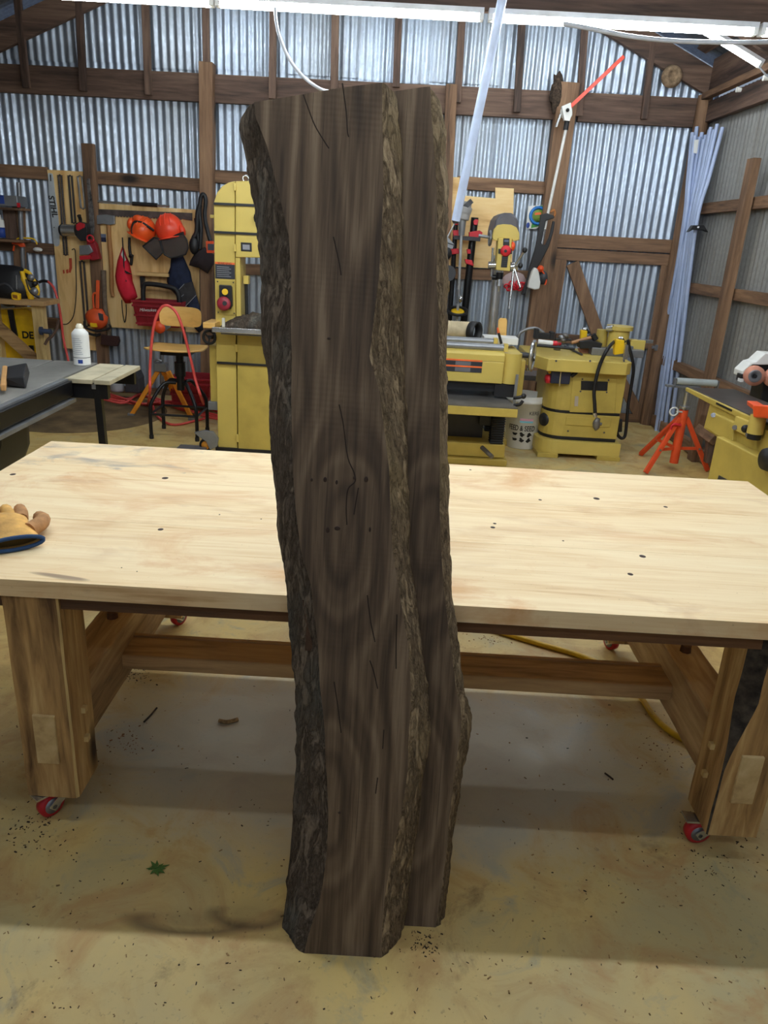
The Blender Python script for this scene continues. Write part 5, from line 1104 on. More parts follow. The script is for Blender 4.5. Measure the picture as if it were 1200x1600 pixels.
for ya, yb, yc in ((562, 564.5, 572), (571.5, 574, 582)):
    MB().box((h0, YPL - .0235, zz(yb)), (P(753, 565, YPL).x, YPL - .019, zz(ya))).build('orange_stripe', M_LBLO, t_); MB().box((h0, YPL - .0235, zz(yc - .5)), (P(753, 570, YPL).x, YPL - .019, zz(yb))).build('data_label', M_LBL, t_)
    MB().box((P(711, 570, YPL).x, YPL - .025, zz(yc - 1)), (P(735, 570, YPL).x, YPL - .0235, zz(yb + .8))).build('data_panel', paint('data_grey', (104, 104, 110), .5), t_)
wc = P(832, 556, YPL + .2); ax = Vector((1, -.32, 0)).normalized()
hw = MB().torus(wc, ax, .108, .013, 32, 8).build('hand_wheel', M_SIL, t_)
for k in range(3):
    _, u, w = frame(ax); an = k * 2.094 + .6; MB().cyl(wc - ax * .02, wc + (u * math.cos(an) + w * math.sin(an)) * .10, .012, seg=8).build('spoke', M_DGR, hw)
MB().cyl(wc - ax * .11, wc + ax * .01, .020, seg=12).build('wheel_hub', M_DGR, hw); MB().cyl(wc + Vector((.0, -.02, -.10)), wc + Vector((-.04, -.035, -.10)), .012, seg=8).build('crank_grip', M_SIL, hw)
MB().pbox(803.5, 585, 808, 632, YPL - .05, .008).build('depth_scale', M_GRY, t_)
m = MB().tube([P(803, 622, YPL - .2), P(811, 621, YPL - .22), P(818, 619, YPL - .22)], .012, 8).tube([P(803, 633, YPL - .2), P(812, 632, YPL - .22), P(817, 626, YPL - .22)], .012, 8).ell(P(818, 619, YPL - .22), (.02, .02, .02), nu=10, nv=6); m.build('lock_handle', M_BLK, t_)
MB().cyl(P(753, 699, YPL - .04), P(769, 714, YPL - .16), .017, seg=12).build('lift_bar', M_CAST, t_)
# things on the planer
zt1 = zz(545)
t_ = thing('dust_hose', 'ribbed cream dust hose with black collar lying behind the planer', 'hose', P(715, 530, YPL + .42)); A, B = P(640, 508, YPL + .42), P(737, 516, YPL + .42); B.z = A.z = zz(517, YPL + .42); prof = []; LL = (B - A).length
for k in range(60): prof.append((.062 + (.006 if k % 2 else 0), LL * k / 59))
MB().lathe(A, B - A, prof, 20).build('ribbed_hose', paint('hose_cream', (196, 178, 142), .6, var=.2), t_)
d = Vector((1, -.75, 0)).normalized(); o = P(741, 518, YPL + .36); MB().lathe(o - d * .03, d, [(.068, 0), (.074, .0), (.076, .06), (.066, .062), (.060, .02), (.060, 0)], 24).build('collar', M_BLK, t_)
t_ = thing('white_box', 'flat white box lying on the back of the planer', 'box', P(783, 536, YPL + .35)); MB().pbox(756, 527.5, 810, 538, YPL + .3, .16).build('box_body', M_WHT, t_, bevel=.003)
t_ = thing('marker_pen', 'black marker with orange tip standing by the white box', 'pen', P(783, 536, YPL + .28)); MB().cyl(P(779, 520, YPL + .26), P(783.5, 537, YPL + .26), .010, seg=8).build('barrel', M_BLK, t_); MB().cyl(P(779, 520, YPL + .26), P(777.6, 512, YPL + .26), .011, .006, 8).build('tip', M_LBLO, t_)
single(MB().plate([(777, 528), (779, 500), (782, 497), (791, 497.5), (792.5, 501), (791, 530)], YPL + .52, .02), 'push_stick', M_BIRCH, 'pale wooden push paddle standing behind the white box', 'paddle', bevel=.003)

# ------------------------------------------------------------------ right tool wall
Zw = zm(680, 260, .1833)
sheet('plywood_board', [(698, 276), (718, 277), (718, 305), (774, 310), (774, 293), (803, 294.5), (800, 421), (697, 416)], YP, .012, M_PLYX, 'stepped plywood board behind the red pipe clamps', 'board', bevel=.001)
sheet('plywood_board', [(680, 405), (704, 406.5), (702, 456), (680, 455)], 7.24, .018, M_PLY, 'small plywood offcut hanging low behind the walnut slab edge', 'board', bevel=.001)
M_CLR = paint('clamp_red', (206, 34, 48), .45)
def pclamp(label, a, b, r, heads):
    t_ = thing('pipe_clamp', label, 'clamp', P(*b, 7.15), 'pipe clamps on the plywood board')
    MB().cyl(P(*a, 7.17), P(*b, 7.17), r, seg=14).build('pipe', M_BLKM, t_)
    for pts, nm in heads: MB().plate(pts, 7.11, .07).build(nm, M_CLR, t_, bevel=.004)
pclamp('thinner pipe clamp with red heads on the plywood board', (712.5, 345), (702.5, 505), .022, [(Zw([(150, 545), (210, 540), (220, 600), (160, 605)]), 'clamp_head'), (Zw([(135, 705), (200, 700), (205, 745), (140, 750)]), 'clamp_jaw'), (Zw([(165, 480), (215, 475), (215, 497), (168, 500)]), 'clamp_screw')])
pclamp('thicker pipe clamp with red heads beside the thin one', (742, 340), (724.5, 505), .033, [(Zw([(290, 560), (380, 545), (405, 565), (395, 590), (355, 615), (290, 610)]), 'clamp_head'), (Zw([(270, 705), (300, 705), (305, 745), (275, 745)]), 'clamp_jaw'), (Zw([(255, 790), (315, 800), (330, 850), (262, 830)]), 'clamp_jaw'), (Zw([(325, 465), (345, 450), (370, 455), (360, 500), (330, 498)]), 'clamp_screw')])
single(MB().beam(P(709, 371, 7.12), P(750, 374, 7.12), .035, .08), 'clamp_rack', M_DGR, 'dark steel rack bar holding the pipe clamps', 'rack', bevel=.003)
t_ = thing('concrete_vibrator', 'grey pole tool with bulbous motor head and yellow-black wheel hung on the clamps', 'power tool', P(720, 500, 7.0)); Yv = 7.02
m = MB().tube([P(*q, Yv) for q in Zw([(262, 300), (255, 350), (240, 400), (228, 455)])], [.052, .064, .060, .050], 16); m.build('motor_head', paint('motor_grey', (150, 148, 146), .5), t_)
MB().cyl(P(726.5, 318, Yv), P(731, 324, Yv), .060, .062, 16).build('head_cap', M_DGR, t_)
MB().cyl(P(722.5, 342, Yv), P(721, 368, Yv), .036, .026, 12).build('collar', M_GRY, t_); MB().cyl(P(721, 366, Yv), P(714, 505, Yv), .013, seg=10).build('shaft', paint('shaft_grey', (176, 176, 176), .4, .4), t_)
MB().cyl(P(717, 452, Yv), P(716.5, 474, Yv), .022, seg=10).build('coupling', M_GRY, t_); MB().ell(P(719.5, 467, Yv - .02), (.025, .03, .03), nu=10, nv=6).build('valve', M_SIL, t_)
w0 = P(715, 486, Yv); MB().torus(w0, (0, -.35, 1), .085, .014, 28, 8).build('wheel_rim', M_BLK, t_); MB().lathe(w0 + Vector((0, 0, -.02)), (0, -.35, 1), [(0, 0), (.045, .0), (.062, .02), (.045, .03), (0, .03)], 18).build('wheel_hub', M_BYEL, t_)
t_ = thing('hanging_sander', 'grey hand tool hanging at the walnut slab edge on a thin rod', 'power tool', P(702, 400, 6.9)); MB().plate(Zw([(85, 600), (100, 592), (163, 665), (150, 705), (85, 700)]), 6.9, .06).build('body', M_GRY, t_, bevel=.005); MB().plate(Zw([(85, 640), (165, 668), (163, 676), (85, 652)]), 6.895, .01).build('band', M_BLK, t_)
MB().ell(P(699, 396, 6.9), (.04, .04, .05), nu=12, nv=8).build('knob', M_BLK, t_); MB().cyl(P(700, 427, 6.9), P(700.5, 427, 7.0), .068, seg=20).build('disc', M_DGR, t_)
# drill press
YD = 6.2; t_ = thing('drill_press', 'yellow drill press with grey dome head and chrome column', 'drill press', (P(770, 525, YD).x, YD + .15, .0)); t = t_
MB().plate(Zw([(492, 625), (490, 590), (500, 540), (530, 500), (580, 492), (650, 497), (695, 520), (718, 570), (718, 628), (660, 642), (655, 620), (545, 612), (540, 640)]), YD, .05).build('face_plate', M_YEL, t_, bevel=.006)
c = P(791, 366, YD + .22); m = MB(); prof = Zw([(490, 600), (500, 530), (520, 455), (550, 415), (595, 395), (650, 397), (690, 420), (712, 470), (720, 560), (718, 600)]); fr = [P(x, y, YD + .03) for x, y in prof]
m.prism(fr, (0, .42, 0)); m.build('pulley_cover', paint('dome_grey', (88, 86, 92), .45), t_, bevel=.02)
MB().plate([(779, 372), (800, 373), (797, 424), (775, 422)], YD - .05, .14).build('head_casting', M_YEL, t_, bevel=.006)
MB().plate(Zw([(582, 612), (634, 614), (632, 676), (578, 674)]), YD - .056, .008).build('control_panel', M_BLK, t_); MB().plate(Zw([(590, 625), (628, 627), (627, 645), (589, 643)]), YD - .06, .005).build('display', paint('display_grey', (96, 104, 124), .3), t_)
MB().plate(Zw([(540, 702), (656, 706), (654, 748), (538, 744)]), YD - .058, .01).build('switch_plate', M_BLK, t_); MB().lathe(P(790, 392, YD - .055), (0, -1, 0), [(.038, 0), (.042, .012), (.03, .026), (0, .03)], 18).build('stop_knob', M_CLR, t_); MB().cyl(P(790, 392.3, YD - .08), P(790, 392.3, YD - .09), .012, seg=10).build('knob_centre', M_BLK, t_)
MB().plate(Zw([(570, 765), (622, 767), (612, 862), (560, 860)]), YD - .054, .006).build('vent_plate', M_BLK, t_)
for k in range(5): MB().beam(P(784, 402 + 3 * k, YD - .057), P(792, 402.5 + 3 * k, YD - .057), .004, .004).build('vent_slat', M_DGR, t_)
MB().cyl(P(781, 426, YD + .0), P(780, 436, YD), .030, .026, 14).build('quill', M_BLKM, t_); MB().cyl(P(780.5, 434, YD), P(779.5, 447, YD), .020, .024, 14).build('chuck', M_SIL, t_); MB().cyl(P(779.5, 447, YD), P(779, 456, YD), .014, .006, 12).build('drill_bit', M_SIL, t_)
MB().cyl((P(776, 440, YD + .22).x, YD + .22, .02), (P(776, 440, YD + .22).x, YD + .22, P(782, 400, YD).z), .046, seg=20).build('column', M_SIL, t_, label='bright steel column')
MB().box((P(776, 440, YD + .22).x - .2, YD - .1, 0), (P(776, 440, YD + .22).x + .2, YD + .42, .06)).build('base', M_YELD, t_, bevel=.01)
MB().cyl(P(770.5, 387, YD + .05), P(768, 432, YD + .05), .010, seg=8).build('depth_rod', M_SIL, t_); MB().cyl(P(763, 414, YD), P(775, 414, YD), .026, seg=12).build('feed_boss', M_SIL, t_); MB().cyl(P(769, 433, YD + .02), P(782, 434, YD + .02), .02, seg=8).build('clamp_arm', M_BLKM, t_)
hub = MB().cyl(P(797, 417, YD - .02), P(808, 416, YD - .02), .034, seg=14).build('feed_hub', M_SIL, t_)
for b, nm in (((795.5, 483), 0), ((813, 449), 0), ((820, 391), 1), ((813, 415), 1)):
    a = P(803, 417, YD - .04); e = P(*b, YD - .08); MB().cyl(a, e, .009, seg=8).build('feed_lever', M_SIL, hub)
    if nm: MB().ell(e, (.020, .020, .022), nu=10, nv=6).build('lever_grip', M_BLK, hub)
m = MB(); m.torus(P(766, 372, YD + .1), (1, 0, 0), .05, .012, 16, 6).cyl(P(748, 368, YD + .1), P(766, 371, YD + .1), .012, seg=8); m.build('crank', M_GRY, t_)
MB().ell(P(801, 385, YD - .02), (.02, .02, .035), nu=8, nv=6).build('safety_key', M_ORG, t_)
# trimmer line pack
t_ = thing('trimmer_line_pack', 'white and green blister card with blue ring hanging on the wall', 'package', P(836, 356, 7.27))
MB().plate(Zw([(795, 338), (915, 330), (916, 440), (905, 500), (860, 532), (775, 530), (782, 440)]), 7.27, .01).build('card', M_WHT, t_); MB().plate(Zw([(850, 340), (915, 333), (915, 420), (870, 380)]), 7.268, .003).build('green_panel', paint('pack_green', (60, 150, 60), .5), t_); MB().plate(Zw([(815, 527), (900, 505), (890, 470), (830, 470)]), 7.268, .003).build('green_panel', paint('pack_green', (60, 150, 60), .5), t_)
oc = P(841, 337, 7.262); MB().torus(oc, (0, 1, 0), .068, .014, 28, 6).build('line_coil', paint('line_blue', (36, 120, 200), .4), t_); MB().lathe(oc, (0, -1, 0), [(0, 0), (.05, 0), (.05, .006), (0, .006)], 20).build('label_disc', paint('pack_olive', (120, 150, 60), .5), t_); MB().plate(Zw([(850, 395), (900, 390), (905, 410), (848, 415)]), 7.25, .004).build('orange_logo', M_LBLO, t_); MB().ell(P(825, 352, 7.265), (.016, .004, .025), nu=10, nv=6).build('blue_spot', M_BLUE, t_)
# pole saw
t_ = thing('pole_saw', 'long pole saw leaning on the wide post with orange bar cover', 'pole saw', P(840, 460, 7.1)); YL = 7.1
MB().cyl(P(885.5, 196, YL), P(843, 395, YL), .013, seg=10).build('pole', M_WHT, t_, label='white pole'); MB().cyl(P(849.5, 358, YL), P(846, 381, YL), .022, seg=10).build('pole_sleeve', M_SIL, t_)
MB().beam(P(975, 88, YL - .02), P(890, 168, YL - .02), .030, .014).build('bar_cover', paint('bar_orange', (232, 76, 52), .4), t_, bevel=.003, label='orange bar cover')
m = MB().ell(P(886, 176, YL), (.055, .04, .05), nu=12, nv=8, fn=lambda p: p * (1 + .3 * noise.noise(p * 28))).plate([(878, 166), (892, 160), (894, 178), (890, 189), (882, 188)], YL - .04, .05); m.build('gear_head', M_WHT, t_)
MB().ell(P(887, 172, YL - .05), (.015, .01, .015), nu=8, nv=6).build('sprocket_nut', M_BLK, t_); MB().beam(P(876, 178, YL), P(868.5, 199, YL), .02, .02).build('hook', M_SIL, t_, bevel=.004); MB().cyl(P(886, 189, YL), P(883.5, 203, YL), .022, seg=10).build('head_clamp', M_BLK, t_)
single(MB().plate([(845, 335), (855, 333), (866, 337), (866, 341), (853, 345), (850, 360), (846, 381), (852, 383), (858, 370), (864, 345), (867.5, 346), (865, 362), (858, 385), (846, 408), (836, 425), (826, 445), (820, 461), (814, 460), (822, 440), (828, 415), (835, 392), (841, 368)], 7.06, .03), 'carry_sling', M_BLK, 'black padded sling draped around the pole saw shaft', 'strap', bevel=.006)
t_ = thing('trimmer_engine', 'white and grey engine with orange cord at the foot of the pole saw', 'engine', P(840, 452, 7.05)); MB().plate(Zw([(825, 900), (850, 860), (880, 880), (900, 980), (890, 1045), (850, 1052), (790, 1035), (800, 980)]), 7.0, .14).build('engine_cover', M_WHT, t_, bevel=.01); MB().ell(P(848, 434, 7.04), (.045, .06, .06), nu=14, nv=8).build('starter', M_DGR, t_); MB().ell(P(844.5, 420, 7.02), (.03, .04, .03), nu=12, nv=8).build('choke_cap', M_ORG, t_); MB().tube([P(*q, 7.0) for q in Zw([(900, 880), (930, 920), (945, 975), (935, 1010)])], .008, 6).build('pull_cord', M_ORG, t_)
t = NT('clear_bag'); t.set(srgb(214, 190, 190), .2); t.b.inputs['Alpha'].default_value = .55; M_CBAG = t.m
t_ = thing('parts_bag', 'clear plastic bag of red clips hung behind the drill press', 'bag', P(806, 455, 7.2)); m = MB().ell(P(805, 440, 7.2), (.115, .05, .085), nu=18, nv=10, fn=lambda p: p * (1 + .2 * noise.noise(p * 14))); m.build('bag_film', M_CBAG, t_)
for k in range(9): MB().torus(P(792 + 3.4 * k, 447 + 4 * math.sin(k * 2.3), 7.14), (math.sin(k), 1, math.cos(k * 2)), .024, .008, 12, 6).build('red_clip', M_CLR, t_)
t_ = thing('wire_hook', 'bent orange-brown hook on the post above the sling', 'hook', P(865, 332, 7.1)); MB().tube([P(*q, 7.1) for q in Zw([(985, 390), (1010, 370), (1022, 400), (1005, 440)])], .010, 8).build('hook_wire', paint('hook_rust', (176, 110, 52), .6), t_)
# nests and stump slice
single(MB().ell(P(870, 143, 7.24), (.05, .05, .14), nu=14, nv=12, fn=lambda p: p * (1 + .5 * noise.noise(p * 26))), 'straw_nest', paint('nest_straw', (74, 60, 48), .95, var=.5, scale=60, bump=.6), 'dark straw bird nest wedged at the top of the wide post', 'nest')
t_ = thing('mud_nest', 'pale round mud nest stuck to the gable rafter', 'nest', P(1047, 122, 7.2)); M_NST = paint('mud_nest', (150, 126, 100), .95, var=.35, scale=30, bump=.5); MB().lathe(P(1047, 121, 7.27), (0, -1, 0), [(.05, 0), (.082, .02), (.088, .05), (.07, .085), (.045, .095), (.04, .08), (0, .075)], 22).build('nest_cup', M_NST, t_)

# ------------------------------------------------------------------ bucket
zb8 = zm(680, 480, .1625); q0 = G(817, 704, 0); q0 = Vector((G(817, 703).x, G(820, 703).y + .13, 0)); t_ = thing('feed_bucket', 'white plastic bucket printed FEED & SEED beside the planer', 'bucket', q0); hb = P(840, 616, q0.y).z; rb, rt = .128, .165
MB().lathe(q0, (0, 0, 1), [(0, 0), (rb * .97, 0), (rb, .008), (rt * .985, hb - .06), (rt * 1.03, hb - .058), (rt * 1.03, hb - .03), (rt, hb - .028), (rt * 1.01, hb - .004), (rt * 1.0, hb), (rt * .96, hb), (rt * .94, hb - .1), (rb * .9, .02), (0, .02)], 32).build('pail', M_WHT, t_)
def bk_pt(u, z, e=.0015): r = rb + (rt * .985 - rb) * min(1, z / (hb - .06)) + e; an = u / r; return q0 + Vector((math.sin(an) * r, -math.cos(an) * r, z))
m = MB(); words(m, 'FEED & SEED', .050, lambda u, v: bk_pt(u * .82 - .035, v * 1.25 + hb * .405), bold=.0007); m.build('lettering', M_BLK, t_)
m = MB(); words(m, 'KERS', .042, lambda u, v: bk_pt(u * .95 + .055, v + hb * .70)); m.build('lettering', M_DGR, t_)
for z0_, z1_, mt, nm in ((.555, .60, paint('print_pink', (226, 170, 190), .5), 'print_block'), (.52, .556, paint('print_blue', (120, 190, 214), .5), 'print_block')): MB().grid(lambda u, v: bk_pt(-.055 + .11 * u, hb * (z0_ + (z1_ - z0_) * v)), 8, 1).build(nm, mt, t_)
for r_i in range(2):
    for c_i in range(3):
        u0, z0 = -.085 + .06 * c_i, hb * (.29 - .105 * r_i); m = MB(); rg = [(u0 + .019 * math.cos(a) * (1 + .35 * math.sin(3 * a + c_i + r_i)), z0 + .016 * math.sin(a) * (1 + .4 * math.cos(2 * a + c_i * 2))) for a in [2 * math.pi * k / 20 for k in range(20)]]
        m.add([bk_pt(u, z) for u, z in rg], [tuple(range(20))]); m.build('animal_print', M_BLK, t_)
t_ = thing('glue_bottle', 'small brown bottle with orange collar standing behind the bucket', 'bottle', P(839, 613, 6.35)); o = P(839.5, 612, 6.35); 
MB().lathe(o + Vector((0, 0, -.04)), (0, 0, 1), [(0, 0), (.06, 0), (.062, .02), (.03, .05), (0, .05)], 16).build('collar', M_ORG, t_); MB().lathe(o, (0, 0, 1), [(0, .0), (.026, .0), (.026, .07), (.016, .09), (.012, .12), (0, .12)], 14).build('bottle_body', paint('bottle_brown', (110, 70, 46), .4), t_)
o2 = Vector((o.x, o.y, 0)); MB().box(o2 + Vector((-.09, -.07, 0)), Vector((o.x + .09, o.y + .1, o.z - .04))).build('stand_block', M_FRD['z'], t_)
m = MB(); oc = P(848, 611, 6.3)
for k in range(4): m.torus(oc + Vector((.0, .02 * k, .0)), (1, .5, .1 * k), .085 - .004 * k, .008, 20, 6)
single(m, 'cord_coil', paint('cord_beige', (190, 168, 128), .6), 'beige cord coiled and hung between the planer and the shaper', 'cord')
t_ = thing('shop_stand', 'grey steel bench bars between the planer and the shaper', 'bench', P(838, 640, 6.6)); MB().pbox(815, 587, 849, 595, 6.6, .3).build('bar', M_GRY, t_, bevel=.003); MB().pbox(835, 625, 853, 632, 6.6, .3).build('bar', M_GRY, t_, bevel=.003); MB().box((P(838, 640, 6.6).x, 6.62, 0), (P(838, 640, 6.6).x + .05, 6.68, P(838, 590, 6.6).z)).build('post', M_DGR, t_)

# ------------------------------------------------------------------ shaper
Zs = zm(800, 480, .2167); YH = 5.85
t_ = thing('shaper', 'yellow cabinet shaper with cluttered top and dust port by the back door', 'shaper', (P(905, 715, YH).x, YH + .3, 0))
Xc = lambda x, y, Y=YH: P(x, y, Y).x
zc = lambda y, Y=YH: P(905, y, Y).z
zt = P(905, 563, YH - .08).z
xa, xb = Xc(857, 560, YH - .08), Xc(981, 566, YH - .08)
ring = [(xa, YH - .08), (xb, YH - .08), (xb + .05, YH - .02), (xb + .05, YH + .62), (xa - .12, YH + .62), (xa - .12, YH + .16)]
MB().prism([(x, y, zt - .095) for x, y in ring], (0, 0, .095)).build('table', M_YEL, t_, bevel=.006)
for x in (869, 922, 975): MB().cyl(P(x, 564, YH - .081), P(x, 564, YH - .086), .008, seg=8).build('bolt', M_DGR, t_)
x0, x1 = Xc(889, 650), Xc(969, 650); xl = Xc(851, 650)
def cab(name, z0, z1, gx, mat, ext=0.0):
    ring = []
    xL, xR2 = xl - ext, x1 + ext; y0, y1 = YH + .0 - ext, YH + .55 + ext; r = .16
    for k in range(7):
        a = math.pi + (math.pi / 2) * k / 6; ring.append((xL + r + r * math.cos(a), y0 + r + r * math.sin(a)))
    ring += [(xR2, y0), (xR2, y1), (xL, y1)]
    return MB().prism([(x, y, z0) for x, y in ring], (0, 0, z1 - z0)).build(name, mat, t_, bevel=.004)
zband, zlow = zc(645), zc(686)
cab('upper_cabinet', zband + .012, zt - .095, 0, M_YELD); cab('black_band', zband - .012, zband + .012, 0, M_BLK, -.004); cab('lower_cabinet', zlow + .014, zband - .012, 0, M_YELD); cab('black_band', zlow - .014, zlow + .014, 0, M_BLK, -.004)
cab('base', .035, zlow - .014, 0, M_YEL, .035)
for u0, u1 in ((-.045, .14), (x1 - xl - .16, x1 - xl + .045)): MB().box((xl + u0 + .02, YH - .04, 0), (xl + u1, YH + .58, .036)).build('foot', M_YELD, t_, bevel=.003)
yd = YH - .006; dr = MB().plate([(895, 590), (964, 592), (961, 646), (890, 644)], yd, .007).build('door', M_YELD, t_, bevel=.003)
MB().plate([(908, 595), (950, 596.5), (949, 611), (907.5, 609.5)], yd - .003, .006).build('door_window', M_BLK, dr, bevel=.002)
MB().plate([(898.5, 619), (904, 619.3), (903, 635), (897.5, 634.6)], yd - .003, .005).build('door_sticker', paint('sticker_grey', (170, 156, 140), .5), dr)
for x, y in ((910, 592.5), (951, 594), (907, 611.5), (948, 613)): MB().cyl(P(x, y, yd), P(x, y, yd - .004), .007, seg=8).build('screw', M_DGR, dr)
MB().plate([(885, 652), (956, 654), (953, 668), (883, 664)], yd, .007).build('drawer_panel', M_YELD, t_, bevel=.003)
for x, y in ((887.5, 673.5), (944, 676)): MB().cyl(P(x, y, YH - .001), P(x, y, YH - .006), .007, seg=8).build('screw', M_DGR, t_)
m = MB().pbox(862, 571, 892, 600, YH - .04, .22); m.build('motor_box', paint('motor_navy', (30, 34, 54), .5), t_, bevel=.005); MB().lathe(P(862, 578, YH + .03), (-1, -.4, 0), [(.03, 0), (.03, .02), (0, .024)], 14).build('yellow_knob', M_BYEL, t_); MB().lathe(P(859, 592, YH + .03), (-1, -.4, 0), [(.034, 0), (.034, .03), (0, .036)], 14).build('stop_button', M_CLR, t_); MB().tube([P(878, 569, YH - .045), P(876, 585, YH - .046), P(874, 603, YH - .045)], .005, 6).build('hang_string', paint('string', (180, 160, 120), .8), t_)
MB().tube([P(892, 588, YH), P(900, 582, YH + .0), P(908, 572, YH + .04)], .016, 8).build('conduit', M_BLK, t_)
MB().lathe(P(852, 655, YH + .1), (-1, -.5, 0), [(.06, 0), (.05, .025), (0, .03)], 16).build('side_knob', M_BLK, t_)
# dust hood and fence on the table
YQ = YH + .34; hd = P(966, 528, YQ); zp = zt
MB().cyl((hd.x, YQ, zp + .02), (hd.x, YQ, P(966, 514, YQ).z), .082, seg=24).build('dust_port', M_YEL, t_); MB().cyl((hd.x, YQ, P(966, 515, YQ).z), (hd.x, YQ, P(966, 509, YQ).z), .105, seg=26).build('port_flange', M_YEL, t_, bevel=.003)
MB().cyl((hd.x - .12, YQ + .05, zp), (hd.x - .12, YQ + .05, P(945, 516, YQ).z), .045, seg=16).build('hood_tube', M_YELD, t_); MB().cyl((hd.x - .11, YQ - .03, P(950, 513, YQ).z), (hd.x - .07, YQ - .06, P(950, 511, YQ).z), .025, seg=10).build('hose_clamp', M_SIL, t_)
MB().box((hd.x - .22, YQ - .09, zp), (hd.x + .2, YQ + .12, zp + .06)).build('fence_block', M_GRY, t_, bevel=.005); MB().box((hd.x + .10, YQ - .02, zp + .02), (hd.x + .22, YQ + .06, zp + .13)).build('fence_end', M_YEL, t_, bevel=.005)
MB().pbox(996, 531, 1021, 536.5, YQ + .0, .04).build('fence_rail', M_SIL, t_, bevel=.003); MB().pbox(976, 541, 990, 547, YQ - .06, .05).build('fence_foot', M_GRY, t_, bevel=.003)
def feather(label, pts, Y):
    t2 = thing('featherboard', label, 'jig', P(pts[0][0], pts[2][1], Y)); MB().plate(pts, Y, .05).build('jig_body', M_BYEL, t2, bevel=.004)
    c = [(pts[0][0] + pts[1][0]) / 2, (pts[0][1] + pts[1][1]) / 2]; MB().cyl(P(c[0] - 3, c[1] - 2, Y + .02), P(c[0] + 3, c[1] - 2, Y + .02), .016, seg=10).build('clamp_knob', M_SIL, t2); MB().beam(P(c[0] + 2, c[1] - 2, Y + .02), P(c[0] + 7, c[1] + 4, Y + .02), .02, .02).build('lever', M_BLK, t2)
feather('bright yellow feather jig with chrome knob on the front of the shaper', Zs([(750, 232), (812, 238), (805, 335), (740, 345), (738, 300)]), YH + .03)
feather('bright yellow feather jig at the back of the shaper top', Zs([(500, 165), (545, 172), (540, 228), (495, 232)]), YH + .5)
# feather comb
m = MB().plate(Zs([(820, 270), (840, 275), (835, 370), (800, 385), (812, 330)]), YH - .09, .02); single(m, 'slotted_bracket', M_SIL, 'silver slotted bracket hanging over the shaper table edge', 'bracket')
Yc = YH - .12
t_ = thing('black_air_line', 'thick black cord draped over the shaper front with brass end', 'cord', P(932, 660, Yc)); MB().tube([P(*q, Yc if i > 1 else YH + .1) for i, q in enumerate(Zs([(770, 245), (740, 248), (690, 300), (640, 400), (610, 500), (592, 600), (596, 700), (600, 775)]))], .014, 8).build('cord', M_BLK, t_); MB().ell(P(932, 662, Yc), (.03, .03, .05), nu=10, nv=8, fn=lambda p: p * (1 + .3 * noise.noise(p * 40))).cyl(P(933, 661, Yc), P(940, 663, Yc), .012, seg=8).build('plug_end', M_CAST, t_); MB().cyl(P(929, 645, Yc), P(930.5, 651, Yc), .016, seg=8).build('ferrule', M_SIL, t_)
Yc2 = YH + .1
t_ = thing('black_power_lead', 'black power lead hanging down the shaper side to a plug', 'cord', P(975, 680, Yc2)); MB().tube([P(*q, Yc2) for q in Zs([(835, 235), (845, 290), (868, 380), (875, 460), (858, 580), (838, 700), (828, 820), (815, 925), (790, 945), (765, 925), (757, 900)])], .013, 8).build('cord', M_BLK, t_); MB().plate([(966, 660), (973, 656), (972, 675), (965, 676)], Yc2, .05).build('plug', M_BLK, t_, bevel=.004)
# clutter
def zon(x, y, d=0.0): g = G(x, y, zt); return g + Vector((0, 0, d))
t_ = thing('steel_can', 'steel can with red lid on the shaper corner', 'can', zon(870, 546)); q0 = zon(870, 547); MB().lathe(q0, (0, 0, 1), [(0, 0), (.028, 0), (.028, .045), (0, .045)], 18).build('can_body', M_CAST, t_); MB().lathe(q0 + Vector((0, 0, .045)), (0, 0, 1), [(.031, 0), (.031, .016), (0, .018)], 18).build('lid', M_CLR, t_)
single(MB().plate(Zs([(480, 300), (625, 303), (632, 340), (500, 336)]), zon(920, 552).y, .06), 'wood_block', paint('pink_wood', (190, 130, 98), .6, var=.12), 'reddish wood block on the shaper top', 'block', bevel=.006)
t_ = thing('hammer', 'hammer with tan wooden handle lying on the shaper clutter', 'hammer', zon(910, 530)); Yk = YH + .3; MB().cyl(P(893, 535.5, Yk), P(926, 526.5, Yk), .013, seg=10).build('handle', paint('tool_handle', (170, 124, 84), .6), t_); MB().cyl(P(926, 523, Yk), P(931, 531, Yk), .024, seg=12).build('head', M_BLK, t_)
single(MB().plate(Zs([(488, 245), (560, 238), (655, 262), (640, 300), (490, 298)]), YH + .26, .12), 'black_jig', M_BLK, 'black plastic jig behind the reddish block', 'jig', bevel=.005)
t_ = thing('grease_gun', 'white tube with red end and black barrel lying on the shaper left side', 'tool', zon(850, 536)); Yk = YH + .12; MB().cyl(P(841, 534, Yk), P(863.5, 536.5, Yk), .019, seg=12).build('tube_body', M_WHT, t_); MB().cyl(P(863.5, 536.5, Yk), P(870, 537, Yk), .02, seg=12).build('red_end', M_CLR, t_); MB().cyl(P(836, 539.5, Yk - .02), P(898, 545, Yk - .02), .011, seg=10).build('rod', M_BLK, t_)
single(MB().cyl(zon(882, 543, .01), zon(909, 556, .01), .008, seg=8), 'steel_rod', M_DGR, 'thin dark rod lying across the front of the shaper top', 'rod')
t_ = thing('push_block', 'black two-post jig standing at the shaper back left', 'jig', zon(850, 525)); Yk = YH + .35; MB().pbox(836, 521, 866, 530, Yk, .06).build('bar', M_BLK, t_, bevel=.003); MB().pbox(836, 514, 842, 530, Yk - .01, .08).build('post', M_BLK, t_, bevel=.003); MB().pbox(860, 519, 866.5, 531, Yk - .01, .08).build('post', M_BLK, t_, bevel=.003); MB().cyl(P(868, 530, Yk), P(892, 531, Yk), .010, seg=8).build('handle', M_BLK, t_)
